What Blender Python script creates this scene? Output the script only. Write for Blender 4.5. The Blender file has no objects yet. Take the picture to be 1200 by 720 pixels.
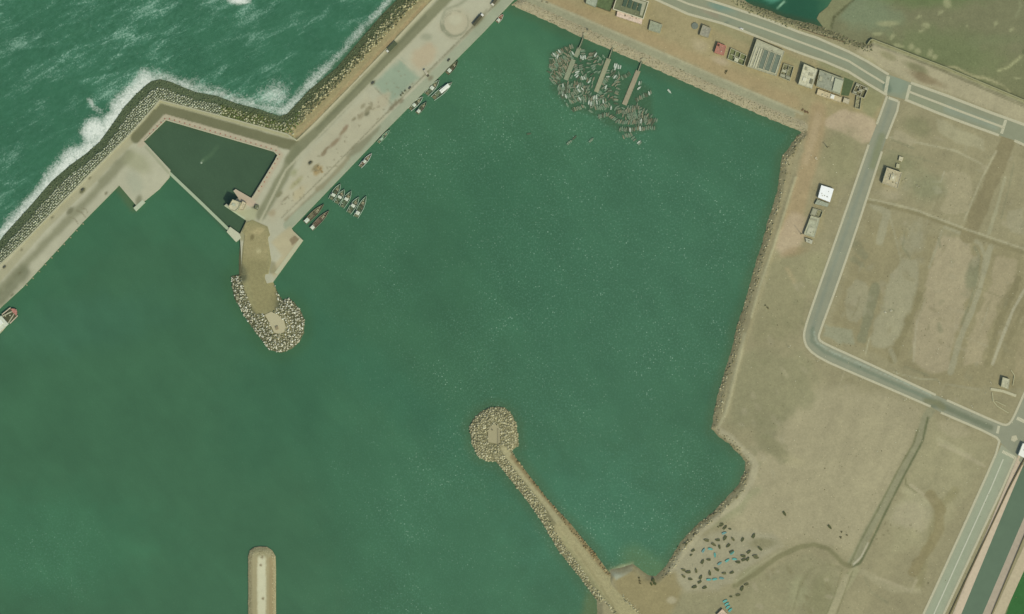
import bpy, math, random
import numpy as np
from mathutils import Vector
from mathutils.geometry import delaunay_2d_cdt
random.seed(7); rng = np.random.default_rng(7)
R = math.radians
scene = bpy.context.scene
col = scene.collection

# ---------------------------------------------------------------- map metres: x east, y down the map
def W(x, y): return (x-600.0, 360.0-y)
def WP(pts): return [W(*p) for p in pts]
LAND = 2.95      # mainland level
QUAY = 3.10      # quay level

KR, KG, KB = 1.17, 1.14, 1.22      # how bright a white sheet renders under this daylight
def lin(c):
    o = []
    for v, k in zip(c, (KR, KG, KB)):
        v /= 255.0
        l = v/12.92 if v <= 0.04045 else ((v+0.055)/1.055)**2.4
        o.append(min(l/k, 0.85))
    return tuple(o)

# ---------------------------------------------------------------- tagging
def tag(o, label=None, cat=None, group=None, kind=None):
    if label: o['label'] = label
    if cat: o['category'] = cat
    if group: o['group'] = group
    if kind: o['kind'] = kind
    return o
def empty(name, x, y, z=LAND, rz=0):
    o = bpy.data.objects.new(name, None); o.empty_display_size = 1
    wx, wy = W(x, y); o.location = (wx, wy, z); o.rotation_euler = (0, 0, rz)
    col.objects.link(o); return o
def copy_tree(o, parent=None):
    c = o.copy(); col.objects.link(c); c.parent = parent
    for ch in list(o.children): copy_tree(ch, c)
    return c

# ---------------------------------------------------------------- mesh builder
class MB:
    def __init__(s): s.v = []; s.f = []; s.m = []
    def add(s, vs, fs, mi=0):
        b = len(s.v); s.v += [tuple(v) for v in vs]
        s.f += [tuple(b+i for i in f) for f in fs]; s.m += [mi]*len(fs); return s
    def prism(s, poly, z0, z1, mi=0, top=True, bottom=True, ztop=None):
        n = len(poly)
        a = sum(poly[i][0]*poly[(i+1) % n][1]-poly[(i+1) % n][0]*poly[i][1] for i in range(n))
        if a < 0: poly = poly[::-1]
        vs = [(p[0], p[1], z0) for p in poly]+[(p[0], p[1], z1) for p in poly]
        fs = [(i, (i+1) % n, n+(i+1) % n, n+i) for i in range(n)]
        if top: fs.append(tuple(range(n, 2*n)))
        if bottom: fs.append(tuple(range(n-1, -1, -1)))
        return s.add(vs, fs, mi)
    def box(s, c, d, rz=0, mi=0):
        x, y, z = c; a, b, h = d[0]/2, d[1]/2, d[2]/2; cs, sn = math.cos(rz), math.sin(rz)
        vs = [(x+u*cs-v*sn, y+u*sn+v*cs, z+w) for w in (-h, h) for u, v in ((-a, -b), (a, -b), (a, b), (-a, b))]
        return s.add(vs, [(3, 2, 1, 0), (4, 5, 6, 7), (0, 1, 5, 4), (1, 2, 6, 5), (2, 3, 7, 6), (3, 0, 4, 7)], mi)
    def tube(s, p, q, r0, r1=None, n=8, mi=0):
        r1 = r0 if r1 is None else r1
        p = Vector(p); q = Vector(q); d = (q-p).normalized()
        u = d.orthogonal().normalized(); w = d.cross(u)
        vs = []
        for c, r in ((p, r0), (q, r1)):
            for i in range(n):
                t = 2*math.pi*i/n; vs.append(tuple(c+u*math.cos(t)*r+w*math.sin(t)*r))
        fs = [(i, (i+1) % n, n+(i+1) % n, n+i) for i in range(n)]+[tuple(range(n-1, -1, -1)), tuple(range(n, 2*n))]
        return s.add(vs, fs, mi)
    def ring(s, poly, t, z0, z1, mi=0):
        inn = inset(poly, t); n = len(poly)
        for i in range(n):
            j = (i+1) % n
            s.prism([poly[i], poly[j], inn[j], inn[i]], z0, z1, mi)
        return s
    def build(s, name, mats, parent=None, smooth=False):
        me = bpy.data.meshes.new(name)
        vs = s.v
        if parent is not None and parent.type == 'EMPTY' and getattr(s, 'world', False):
            L = parent.location; vs = [(v[0]-L.x, v[1]-L.y, v[2]-L.z) for v in vs]
        if parent is not None and parent.parent is not None and getattr(s, 'world', False):
            L = parent.parent.location; vs = [(v[0]-L.x, v[1]-L.y, v[2]-L.z) for v in vs]
        elif parent is not None and parent.type == 'MESH' and parent.parent is not None and getattr(s, 'world', False): pass
        me.from_pydata(vs, [], s.f)
        if not isinstance(mats, (list, tuple)): mats = [mats]
        for m in mats: me.materials.append(m)
        me.polygons.foreach_set('material_index', s.m)
        me.update()
        if smooth: me.polygons.foreach_set('use_smooth', [True]*len(me.polygons))
        o = bpy.data.objects.new(name, me); col.objects.link(o)
        if parent is not None: o.parent = parent
        return o
def WB():
    m = MB(); m.world = True; return m
def inset(poly, d):
    n = len(poly)
    a = sum(poly[i][0]*poly[(i+1) % n][1]-poly[(i+1) % n][0]*poly[i][1] for i in range(n))
    sg = 1 if a > 0 else -1
    out = []
    for i in range(n):
        p0, p1, p2 = Vector(poly[i-1]), Vector(poly[i]), Vector(poly[(i+1) % n])
        e1 = (p1-p0).normalized(); e2 = (p2-p1).normalized()
        n1 = Vector((-e1.y, e1.x))*sg; n2 = Vector((-e2.y, e2.x))*sg
        b = (n1+n2); k = d*2/max(b.length_squared, .4)
        out.append((p1.x+b.x*k, p1.y+b.y*k))
    return out

# ---------------------------------------------------------------- numpy map tools (all in map coordinates)
def vnoise(X, Y, s, seed=0):
    x = X/s+seed*17.3+500; y = Y/s+seed*9.1+500
    xi = np.floor(x).astype(np.int64); yi = np.floor(y).astype(np.int64)
    fx = x-xi; fy = y-yi; fx = fx*fx*(3-2*fx); fy = fy*fy*(3-2*fy)
    def h(a, b):
        n = (a*374761393+b*668265263+seed*1442695041) & 0xffffffff
        n = ((n ^ (n >> 13))*1274126177) & 0xffffffff
        return ((n ^ (n >> 16)) & 0xffff)/65535.0
    return (h(xi, yi)*(1-fx)+h(xi+1, yi)*fx)*(1-fy)+(h(xi, yi+1)*(1-fx)+h(xi+1, yi+1)*fx)*fy
def fnoise(X, Y, s, seed=0, o=3):
    r = 0; a = .5; t = 0
    for i in range(o):
        r = r+a*vnoise(X, Y, s/2**i, seed+i); t += a; a *= .5
    return r/t
def dline(X, Y, pts, closed=False):
    d = np.full(X.shape, 1e9)
    m = len(pts) if closed else len(pts)-1
    for i in range(m):
        ax, ay = pts[i]; bx, by = pts[(i+1) % len(pts)]
        dx, dy = bx-ax, by-ay; L = dx*dx+dy*dy+1e-9
        t = np.clip(((X-ax)*dx+(Y-ay)*dy)/L, 0, 1)
        d = np.minimum(d, (X-ax-t*dx)**2+(Y-ay-t*dy)**2)
    return np.sqrt(d)
def inside(X, Y, pts):
    r = np.zeros(X.shape, bool); n = len(pts)
    for i in range(n):
        x0, y0 = pts[i]; x1, y1 = pts[(i+1) % n]
        if y0 == y1: continue
        c = ((y0 > Y) != (y1 > Y)) & (X < (x1-x0)*(Y-y0)/(y1-y0)+x0)
        r ^= c
    return r
def sdist(X, Y, pts):
    d = dline(X, Y, pts, True); return np.where(inside(X, Y, pts), d, -d)
def sstep(a, b, x):
    t = np.clip((x-a)/(b-a), 0, 1); return t*t*(3-2*t)

class Paint:
    """surface colouring of a ground sheet: soil, stains, worn tracks, each with its own outline"""
    def __init__(s, base, var=0.06, seed=1): s.base = base; s.ops = []; s.var = var; s.seed = seed
    def poly(s, pts, c, f=2, a=1, n=2): s.ops.append(('p', pts, c, f, a, n)); return s
    def line(s, pts, w, c, f=1.5, a=1, n=1): s.ops.append(('l', pts, c, f, a, n, w)); return s
    def ell(s, x, y, rx, ry, rot, c, f=.5, a=1, n=.25): s.ops.append(('e', (x, y, rx, ry, rot), c, f, a, n)); return s
    def ring(s, x, y, r, w, c, a=1): s.ops.append(('r', (x, y, r), c, 1, a, 0, w)); return s
    def eval(s, X, Y):
        C = np.empty(X.shape+(3,)); C[:] = lin(s.base)
        nz = (fnoise(X, Y, 12, 3, 5)-.5)*1.5
        for i, o in enumerate(s.ops):
            k, g, c, f, a, n = o[:6]; c = np.array(lin(c))
            if k == 'p': d = sdist(X, Y, g)+nz*2*n; m = sstep(-f, f, d)
            elif k == 'l': d = o[6]/2-dline(X, Y, g)+nz*2*n; m = sstep(-f, f, d)
            elif k == 'r': d = o[6]/2-abs(np.hypot(X-g[0], Y-g[1])-g[2]); m = sstep(-f, f, d)
            else:
                x, y, rx, ry, rot = g; cs, sn = math.cos(R(rot)), math.sin(R(rot))
                u = ((X-x)*cs+(Y-y)*sn)/rx; v = (-(X-x)*sn+(Y-y)*cs)/ry
                d = 1-np.hypot(u, v)+nz*2*n; m = sstep(-f, f, d)
            m = (m*a)[..., None]; C = C*(1-m)+c*m
        v = 1+(fnoise(X, Y, 45, s.seed, 4)-.5)*2.2*s.var+(fnoise(X, Y, 9, s.seed+9, 2)-.5)*s.var
        return C*v[..., None]

def set_attr(me, C, name='Col'):
    a = me.color_attributes.new(name, 'FLOAT_COLOR', 'POINT')
    d = np.ones((len(C), 4), np.float32); d[:, :C.shape[1]] = C
    a.data.foreach_set('color', d.ravel())

def sheet(name, poly, paint, mat, zf, step=1.6, skirt=None, parent=None, holes=()):
    """dense painted sheet in the outline `poly` (map coords); zf(X,Y)->height; skirt: bottom z of vertical faces"""
    xs = [p[0] for p in poly]; ys = [p[1] for p in poly]
    gx, gy = np.meshgrid(np.arange(min(xs), max(xs), step), np.arange(min(ys), max(ys), step))
    gx = gx.ravel()+rng.uniform(-.25, .25, gx.size)*step; gy = gy.ravel()+rng.uniform(-.25, .25, gy.size)*step
    keep = inside(gx, gy, poly) & (dline(gx, gy, poly, True) > step*.45)
    gx, gy = gx[keep], gy[keep]
    B = []
    for i in range(len(poly)):
        a, b = poly[i], poly[(i+1) % len(poly)]
        n = max(1, int(math.hypot(b[0]-a[0], b[1]-a[1])/step))
        B += [(a[0]+(b[0]-a[0])*t/n, a[1]+(b[1]-a[1])*t/n) for t in range(n)]
    nb = len(B)
    pts = [Vector((p[0], -p[1])) for p in B]+[Vector((x, -y)) for x, y in zip(gx, gy)]
    V, E, F, *_ = delaunay_2d_cdt(pts, [(i, (i+1) % nb) for i in range(nb)], [], 1, 1e-5)
    X = np.array([v.x for v in V]); Y = np.array([-v.y for v in V])
    Z = zf(X, Y) if callable(zf) else np.full(X.shape, zf)
    C = paint.eval(X, Y)
    vs = [(x-600, 360-y, z) for x, y, z in zip(X, Y, Z)]
    fs = [tuple(f) for f in F]
    if skirt is not None:
        Bx = np.array([p[0] for p in B]); By = np.array([p[1] for p in B])
        Bz = zf(Bx, By) if callable(zf) else np.full(Bx.shape, zf)
        b0 = len(vs)
        vs += [(x-600, 360-y, z) for x, y, z in zip(Bx, By, Bz)]+[(x-600, 360-y, skirt) for x, y in zip(Bx, By)]
        fs += [(b0+i, b0+(i+1) % nb, b0+nb+(i+1) % nb, b0+nb+i) for i in range(nb)]
        cb = paint.eval(Bx, By)
        C = np.concatenate([C, cb, cb])
    me = bpy.data.meshes.new(name); me.from_pydata(vs, [], fs); me.materials.append(mat); set_attr(me, C); me.update()
    o = bpy.data.objects.new(name, me); col.objects.link(o)
    if parent: o.parent = parent
    return o

def grid_sheet(name, x0, x1, y0, y1, step, paintfn, mat, zf, keepf=None, attrs=None):
    xs = np.arange(x0, x1+step, step); ys = np.arange(y0, y1+step, step)
    X, Y = np.meshgrid(xs, ys); ny, nx = X.shape
    Z = zf(X, Y)
    idx = np.arange(nx*ny).reshape(ny, nx)
    q = np.stack([idx[1:, :-1], idx[1:, 1:], idx[:-1, 1:], idx[:-1, :-1]], -1)
    if keepf is not None:
        k = keepf(X, Y); k = k[1:, :-1] | k[1:, 1:] | k[:-1, 1:] | k[:-1, :-1]; q = q[k]
    q = q.reshape(-1, 4)
    used = np.zeros(nx*ny, bool); used[q.ravel()] = True
    remap = np.cumsum(used)-1; q = remap[q]
    Xf, Yf, Zf = X.ravel()[used], Y.ravel()[used], Z.ravel()[used]
    me = bpy.data.meshes.new(name)
    n = len(Xf); me.vertices.add(n)
    me.vertices.foreach_set('co', np.stack([Xf-600, 360-Yf, Zf], -1).astype(np.float32).ravel())
    me.loops.add(q.size); me.loops.foreach_set('vertex_index', q.ravel().astype(np.int32))
    me.polygons.add(len(q)); me.polygons.foreach_set('loop_start', (np.arange(len(q))*4).astype(np.int32))
    me.update(calc_edges=True); me.validate()
    me.materials.append(mat)
    set_attr(me, paintfn(Xf, Yf))
    if attrs: set_attr(me, attrs(Xf, Yf), 'Mask')
    me.polygons.foreach_set('use_smooth', [True]*len(me.polygons))
    o = bpy.data.objects.new(name, me); col.objects.link(o); return o

# ---------------------------------------------------------------- materials
def newmat(name):
    m = bpy.data.materials.new(name); m.use_nodes = True; nt = m.node_tree
    return m, nt, nt.nodes['Principled BSDF']
def nd(nt, t, **k):
    n = nt.nodes.new(t)
    for a, b in k.items():
        if a == 'ins':
            for i, v in b.items(): n.inputs[i].default_value = v
        else: setattr(n, a, b)
    return n
def math_(nt, op, a, b=None, c=None):
    n = nd(nt, 'ShaderNodeMath', operation=op)
    for i, v in enumerate((a, b, c)):
        if v is None: continue
        if isinstance(v, (int, float)): n.inputs[i].default_value = v
        else: nt.links.new(v, n.inputs[i])
    return n.outputs[0]
def noise_(nt, vec, scale, detail=4, rough=.6, dist=0):
    n = nd(nt, 'ShaderNodeTexNoise', ins={'Scale': scale, 'Detail': detail, 'Roughness': rough, 'Distortion': dist})
    nt.links.new(vec, n.inputs['Vector']); return n.outputs['Fac']
def aniso(nt, p, deg, sx):
    r = nd(nt, 'ShaderNodeVectorRotate', rotation_type='Z_AXIS'); r.inputs['Angle'].default_value = R(deg); nt.links.new(p, r.inputs['Vector'])
    m = nd(nt, 'ShaderNodeMapping', ins={'Scale': (sx, 1, 1)}); nt.links.new(r.outputs[0], m.inputs[0]); return m.outputs[0]
def rng_(nt, v, a, b, c=0, d=1, smooth=False):
    n = nd(nt, 'ShaderNodeMapRange', ins={1: a, 2: b, 3: c, 4: d})
    if smooth: n.interpolation_type = 'SMOOTHSTEP'
    nt.links.new(v, n.inputs[0]); return n.outputs[0]
def pos_(nt): return nd(nt, 'ShaderNodeNewGeometry').outputs['Position']
def mulcol(nt, colr, fac):
    n = nd(nt, 'ShaderNodeVectorMath', operation='SCALE')
    nt.links.new(colr, n.inputs[0]); nt.links.new(fac, n.inputs['Scale']); return n.outputs[0]
def mixc(nt, f, a, b):
    n = nd(nt, 'ShaderNodeMix', data_type='RGBA')
    if isinstance(f, float): n.inputs[0].default_value = f
    else: nt.links.new(f, n.inputs[0])
    for i, v in ((6, a), (7, b)):
        if isinstance(v, tuple): n.inputs[i].default_value = (*v[:3], 1)
        else: nt.links.new(v, n.inputs[i])
    return n.outputs[2]

def mat_ground(name, grain=.25, fine=.9, mid=.12, bump=.25, speck=0):
    m, nt, P = newmat(name); p = pos_(nt)
    a = nd(nt, 'ShaderNodeAttribute', attribute_name='Col').outputs['Color']
    f1 = rng_(nt, noise_(nt, p, fine, 5, .7), .3, .7, 1-grain, 1+grain)
    f2 = rng_(nt, noise_(nt, p, mid, 4, .6), .3, .7, 1-grain*.5, 1+grain*.5)
    c = mulcol(nt, a, math_(nt, 'MULTIPLY', f1, f2))
    if speck:
        v = nd(nt, 'ShaderNodeTexVoronoi', ins={'Scale': .35}); nt.links.new(p, v.inputs['Vector'])
        s = rng_(nt, v.outputs['Distance'], .12, .22, 1, 0)
        sp = nd(nt, 'ShaderNodeSeparateColor'); nt.links.new(v.outputs['Color'], sp.inputs[0])
        s = math_(nt, 'MULTIPLY', s, math_(nt, 'GREATER_THAN', sp.outputs[0], 1-speck))
        dark = math_(nt, 'GREATER_THAN', sp.outputs[1], .5)
        k = rng_(nt, dark, 0, 1, 1.45, .6)
        k = math_(nt, 'ADD', math_(nt, 'MULTIPLY', s, math_(nt, 'SUBTRACT', k, 1)), 1)
        c = mulcol(nt, c, k)
    nt.links.new(c, P.inputs['Base Color'])
    P.inputs['Roughness'].default_value = .95; P.inputs['Specular IOR Level'].default_value = .15
    b = nd(nt, 'ShaderNodeBump', ins={'Strength': bump, 'Distance': .3})
    nt.links.new(noise_(nt, p, fine, 5, .7), b.inputs['Height']); nt.links.new(b.outputs[0], P.inputs['Normal'])
    return m
_mc = {}
def M(rgb, rough=.8, wear=.18, metal=0, scale=.8):
    k = (rgb, rough, wear, metal, scale)
    if k in _mc: return _mc[k]
    m, nt, P = newmat('paint_%02x%02x%02x' % rgb); c = lin(rgb)
    tc = nd(nt, 'ShaderNodeTexCoord').outputs['Object']
    n = rng_(nt, noise_(nt, tc, scale, 5, .7), .3, .7, 1-wear, 1+wear)
    rg = nd(nt, 'ShaderNodeRGB'); rg.outputs[0].default_value = (*c, 1)
    cc = mulcol(nt, rg.outputs[0], n)
    nt.links.new(cc, P.inputs['Base Color'])
    P.inputs['Roughness'].default_value = rough; P.inputs['Metallic'].default_value = metal
    P.inputs['Specular IOR Level'].default_value = .3
    _mc[k] = m; return m

def mat_water():
    m, nt, P = newmat('harbour_water'); p = pos_(nt)
    a = nd(nt, 'ShaderNodeAttribute', attribute_name='Col').outputs['Color']
    mk = nd(nt, 'ShaderNodeAttribute', attribute_name='Mask')
    sp = nd(nt, 'ShaderNodeSeparateColor'); nt.links.new(mk.outputs['Color'], sp.inputs[0])
    foam, streak, speck = sp.outputs
    # gentle mottling
    c = mulcol(nt, a, rng_(nt, noise_(nt, p, .02, 5, .6), .3, .7, .93, 1.07))
    c = mulcol(nt, c, rng_(nt, noise_(nt, p, .6, 3, .6), .3, .7, .97, 1.03))
    hs = noise_(nt, aniso(nt, p, 52, .3), .03, 4, .6, .4)
    c = mulcol(nt, c, rng_(nt, hs, .3, .7, .94, 1.05))
    rip = math_(nt, 'MULTIPLY', rng_(nt, noise_(nt, p, .45, 4, .7), .5, .75, 0, 1), speck)
    c = mixc(nt, math_(nt, 'MULTIPLY', rip, .35), c, lin((110, 160, 132)))
    # wave crests of the open sea: slanting bands carrying broken foam
    mv = aniso(nt, p, -28, .3); mf = aniso(nt, p, -38, .8)
    band = noise_(nt, mv, .045, 3, .6, .8)
    band2 = noise_(nt, mv, .13, 3, .6, .8)
    patch = noise_(nt, p, .014, 2, .5)
    fine = noise_(nt, mf, .5, 4, .8, .6)
    b1 = math_(nt, 'ADD', rng_(nt, band, .44, .70, 0, 1), rng_(nt, band2, .42, .7, -.2, .5))
    b1 = math_(nt, 'ADD', b1, rng_(nt, patch, .4, .65, -.3, .2))
    s = math_(nt, 'ADD', math_(nt, 'MULTIPLY', b1, .22), fine)
    crest = rng_(nt, s, .62, .86, 0, .62)
    crest = math_(nt, 'MULTIPLY', crest, streak)
    mid_ = noise_(nt, mf, .2, 4, .7, .5)
    c = mixc(nt, math_(nt, 'MULTIPLY', rng_(nt, mid_, .42, .75, 0, .4), streak), c, lin((84, 134, 106)))
    c = mixc(nt, math_(nt, 'MULTIPLY', rng_(nt, b1, 0, 1.2, 0, .34), streak), c, lin((88, 142, 114)))
    c = mixc(nt, crest, c, lin((168, 200, 176)))
    # surf against the breakwater
    f2 = noise_(nt, p, .38, 7, .8, 1.0)
    f3 = noise_(nt, p, .07, 4, .6, .8)
    ff = math_(nt, 'ADD', math_(nt, 'ADD', math_(nt, 'MULTIPLY', f2, 2.1), math_(nt, 'MULTIPLY', f3, .6)), foam)
    c = mixc(nt, rng_(nt, ff, 1.62, 2.42, 0, 1), c, lin((222, 226, 210)))
    # sun sparkle on the ripples, painted into the base colour as pale dots
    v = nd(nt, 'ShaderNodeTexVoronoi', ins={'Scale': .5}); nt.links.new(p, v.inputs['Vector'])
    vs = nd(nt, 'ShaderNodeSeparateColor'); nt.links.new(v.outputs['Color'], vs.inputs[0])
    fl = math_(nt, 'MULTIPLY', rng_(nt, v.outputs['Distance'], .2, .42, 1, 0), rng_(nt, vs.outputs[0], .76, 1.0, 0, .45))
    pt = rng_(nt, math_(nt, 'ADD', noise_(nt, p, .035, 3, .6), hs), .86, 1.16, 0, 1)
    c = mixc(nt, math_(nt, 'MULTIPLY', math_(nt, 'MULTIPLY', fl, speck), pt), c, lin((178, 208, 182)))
    nt.links.new(c, P.inputs['Base Color'])
    P.inputs['Roughness'].default_value = .35; P.inputs['IOR'].default_value = 1.33
    b = nd(nt, 'ShaderNodeBump', ins={'Strength': .5, 'Distance': .35})
    h = math_(nt, 'ADD', noise_(nt, p, .35, 4, .65), math_(nt, 'MULTIPLY', math_(nt, 'MULTIPLY', noise_(nt, mv, .07, 4, .6), streak), 5))
    nt.links.new(h, b.inputs['Height']); nt.links.new(b.outputs[0], P.inputs['Normal'])
    return m
GROUND = mat_ground('bare_soil', .12, .5, .13, .3, .12)
CONC = mat_ground('worn_concrete', .07, .9, .12, .1)
ASPH = mat_ground('asphalt', .07, 1.2, .15, .1)
ROCK = mat_ground('armour_rock', .22, 1.4, .3, .5)
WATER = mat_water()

# ---------------------------------------------------------------- outlines (map coordinates)
OUT = [(-160, 446), (0, 282), (6, 274), (27, 251), (42, 234), (60, 213), (83, 193), (100, 181), (117, 166), (130, 148), (146, 125), (158, 112), (172, 99), (178, 95), (188, 93), (200, 96),
       (214, 102), (229, 108), (254, 112.5), (279, 122), (304, 128), (320, 134), (329, 136.5), (337, 133), (350, 119), (362, 106), (394, 80), (421, 48), (446, 19), (465, 0), (565, -103)]
CREST = [(-160, 474), (0, 312), (33, 280), (104, 207), (154, 157), (181, 127), (188, 118), (260, 137), (337, 158), (348, 165.5), (371, 143), (417, 96), (464.6, 46), (500, 8), (600, -95)]
BASIN = [(169, 166), (195, 141), (322, 178), (326, 182), (322, 190), (295, 232)]
QUAYP = CREST+[(700, -95), (612, -10), (598, 5), (566, 39), (455.5, 150), (342, 268), (344, 271), (355.5, 282), (320, 331), (300, 335), (284, 320), (282, 284), (281, 276),
               (289, 259), (263, 241.5), (266, 239), (270.5, 242.5), (276.5, 234), (279.5, 232), (273.7, 224), (276.7, 222), (295, 232.5), (326, 182), (322, 178), (195, 141), (169, 166),
               (200, 199.5), (199, 208), (187, 222), (171, 235), (160, 241), (140, 217.5), (98, 260), (27, 337), (0, 362), (-160, 522)]
MOLE = [(283, 276), (281, 290), (280, 305), (280, 322), (271, 324), (272, 336), (275, 350), (287, 371), (297, 386), (307, 399), (315, 410), (329, 413.5), (342, 409), (351, 401), (356, 390), (357, 375),
        (352, 364), (345, 355), (339, 350), (331, 352), (326, 345), (322, 335), (318, 325), (322, 305), (318, 280), (314, 266), (296, 258), (288, 262)]
MOLEDRY = [(284, 276), (283, 300), (283, 326), (289, 345), (298, 368), (312, 368), (328, 360), (324, 345), (318, 322), (324, 300), (330, 285), (316, 262), (290, 258)]
ARM = [(550, 502), (554, 492), (563, 483), (573, 478), (584, 476.5), (593, 479), (600, 486), (605, 497), (606.5, 510), (608, 522), (600, 528), (604, 536), (623, 561), (643, 587), (667, 612), (680, 628), (695, 646),
       (711, 667), (722, 680), (760, 720), (800, 780), (740, 780), (712, 718), (699, 703), (676, 672), (654, 645), (640, 620), (625, 597), (606, 572), (590, 552), (581, 541), (570, 541), (560, 535), (553, 521)]
STUB = [(291, 780), (291, 652), (293, 645), (298, 641.5), (305, 640.5), (313, 641), (319, 645), (323, 652), (323.5, 665), (323.5, 780)]
NSH = [(600, 6), (642, 25), (683, 44), (715, 58), (750, 73), (800, 95), (836, 111), (894, 136), (920, 147), (940, 155)]
ESH = [(934, 160), (926, 172), (917, 183), (914, 205), (911, 224), (905, 245), (899, 263), (896, 276), (885, 312), (878, 339), (862, 389), (860, 402), (853, 425), (843, 456), (837, 483), (834, 502),
       (842, 511), (852, 518), (866, 532), (874, 541), (873, 551), (864, 571), (837, 599), (815, 617), (799, 634), (788, 652), (778, 667), (768, 676), (758, 674), (748, 666), (741, 662), (728, 666), (716, 668)]
BUND = [(1500, 240), (1200, 117), (1160, 101), (1108, 79), (1060, 60), (1022, 46), (1018, 51), (1005, 49), (985, 40), (960, 31), (940, 26), (919, 21), (900, 12), (880, 6), (864, -4), (850, -30), (800, -80), (700, -150)]
MAIN = NSH+ESH+[(700, 700), (700, 722), (680, 780), (640, 900), (1500, 900)]+BUND+[(640, -150), (620, -10)]
CANAL = [(1210, 520), (1190, 566), (1126, 719), (1080, 830), (1110, 830), (1152, 719), (1200, 607), (1240, 520)]

# ---------------------------------------------------------------- water
def wpaint(X, Y):
    P = Paint((63, 104, 78), .035, 4)
    P.poly([(-300, -300), (700, -300), (465, 0), (334, 145), (190, 118), (0, 300), (-300, 600)], (58, 104, 80), 8, 1, 3)
    P.poly([(-200, 560), (0, 395), (150, 270), (260, 290), (330, 420), (360, 560), (430, 800), (-200, 800)], (66, 103, 77), 30, .7, 20)
    P.ell(640, 110, 150, 60, 20, (70, 112, 84), .6, .7)
    P.ell(560, 90, 60, 110, 30, (72, 113, 84), .6, .5)
    P.ell(740, 330, 120, 230, 20, (66, 108, 84), .6, .7)
    P.ell(520, 620, 160, 70, 45, (66, 110, 84), .6, .6).ell(610, 300, 60, 160, -25, (60, 102, 78), .7, .6).ell(330, 470, 60, 90, 30, (58, 100, 76), .7, .5).ell(480, 300, 40, 90, -30, (60, 100, 76), .7, .5)
    P.ell(100, 380, 90, 30, -10, (66, 106, 84), .6, .6)
    P.ell(60, 640, 120, 60, 0, (66, 112, 84), .6, .7)
    P.ell(690, 610, 90, 70, 0, (68, 116, 92), .6, .6)
    P.ell(450, 450, 150, 25, 40, (60, 104, 80), .8, .8)
    P.poly([(168, 165), (195, 139), (328, 176), (330, 200), (290, 262), (282, 282), (270, 276), (200, 204)], (68, 90, 69), 1.5, 1, 0)
    P.ell(915, 0, 55, 28, 15, (42, 86, 66), .3, 1)
    for ln in (ESH, ARM+[ARM[0]], NSH):
        P.line(ln, 16, (72, 94, 64), 7, .5, 2.5)
    P.line(MOLE[2:20], 20, (64, 98, 66), 8, .5, 2)
    P.poly([(643, 62), (672, 50), (716, 64), (735, 90), (762, 105), (768, 150), (735, 160), (700, 138), (665, 128), (645, 100)], (64, 92, 66), 3, .75, 3)
    P.line([(742, 655), (766, 668)], 30, (88, 118, 82), 10, .7, 2)
    P.line(BUND[4:14], 9, (60, 74, 52), 3, .7, 1)
    P.line([(918, 4), (911, 9), (920, 2)], 1.5, (160, 200, 170), 1, .9, .4)
    P.ell(905, -2, 9, 5, 0, (88, 150, 128), .5, .8)
    P.poly([(712, 668), (728, 662), (741, 660), (741, 668), (722, 680)], (150, 152, 118), 2.5, .9, 1)
    P.poly([(690, 690), (715, 715), (700, 760), (670, 760)], (92, 108, 72), 6, .8, 3)
    P.line([(138, 217), (157, 243)], 11, (84, 102, 72), 3, .7, 1)
    P.line(OUT[1:30], 14, (70, 96, 68), 5, .5, 1)
    P.ell(236, 190, 1.6, 1.6, 0, (130, 150, 120), .3, 1)
    P.line([(238, 188), (247, 182), (254, 173)], 3, (82, 106, 80), 2, .7, 1)
    return np.clip(P.eval(X, Y)*np.array([.95, .965, .86])-np.array([.002, .0, .002]), .01, 1)
SEA = [(-400, -400), (700, -400), (465, 0), (337, 140), (190, 110), (0, 290), (-400, 700)]
def wmask(X, Y):
    sea = sstep(-4, 8, sdist(X, Y, SEA))
    d = dline(X, Y, OUT)
    w1 = dline(X, Y, [(60, 213), (83, 193), (100, 181), (117, 166), (130, 148), (146, 125), (158, 112), (172, 99)])
    w2 = dline(X, Y, [(0, 282), (42, 234), (60, 213)])
    w3 = dline(X, Y, [(329, 136), (337, 133), (362, 106), (394, 80), (421, 48), (446, 19), (465, 0)])
    w4 = dline(X, Y, [(188, 93), (229, 108), (279, 122), (329, 136)])
    k = (fnoise(X, Y, 22, 8, 3)-.5)*2
    f = .95*sstep(25+k*12, 3, w1)+.0
    f = np.maximum(f, .85*sstep(18+k*6, 1, w2))
    f = np.maximum(f, .72*sstep(20+k*8, 2, w3))
    f = np.maximum(f, .64*sstep(24+k*12, 1, w4))
    f = np.maximum(f, .55*sstep(36, 2, np.hypot(X-322, Y-114)))
    f = np.maximum(f, .6*sstep(6, 1, dline(X, Y, [(105, 118), (110, 126), (118, 130)])))
    f = np.maximum(f, .95*sstep(12, 3, np.hypot((X-280)/1.8, (Y-1)/.6)))
    f = np.maximum(f, .95*sstep(26, 8, np.hypot(X-112, Y-155)))
    f = f*sea-(.25*(1-sea))
    st = sea*(.62+.5*sstep(.35, .7, fnoise(X, Y, 90, 5, 2)))
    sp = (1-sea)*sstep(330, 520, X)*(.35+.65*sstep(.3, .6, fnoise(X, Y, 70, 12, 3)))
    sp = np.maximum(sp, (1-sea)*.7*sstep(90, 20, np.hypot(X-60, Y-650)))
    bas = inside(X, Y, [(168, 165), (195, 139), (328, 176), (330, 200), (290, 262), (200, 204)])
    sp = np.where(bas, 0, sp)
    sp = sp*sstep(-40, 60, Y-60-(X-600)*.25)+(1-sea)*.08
    return np.stack([f, st, sp], -1)
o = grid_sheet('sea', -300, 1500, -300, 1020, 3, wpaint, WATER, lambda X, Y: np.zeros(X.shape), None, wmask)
tag(o, kind='structure')
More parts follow.
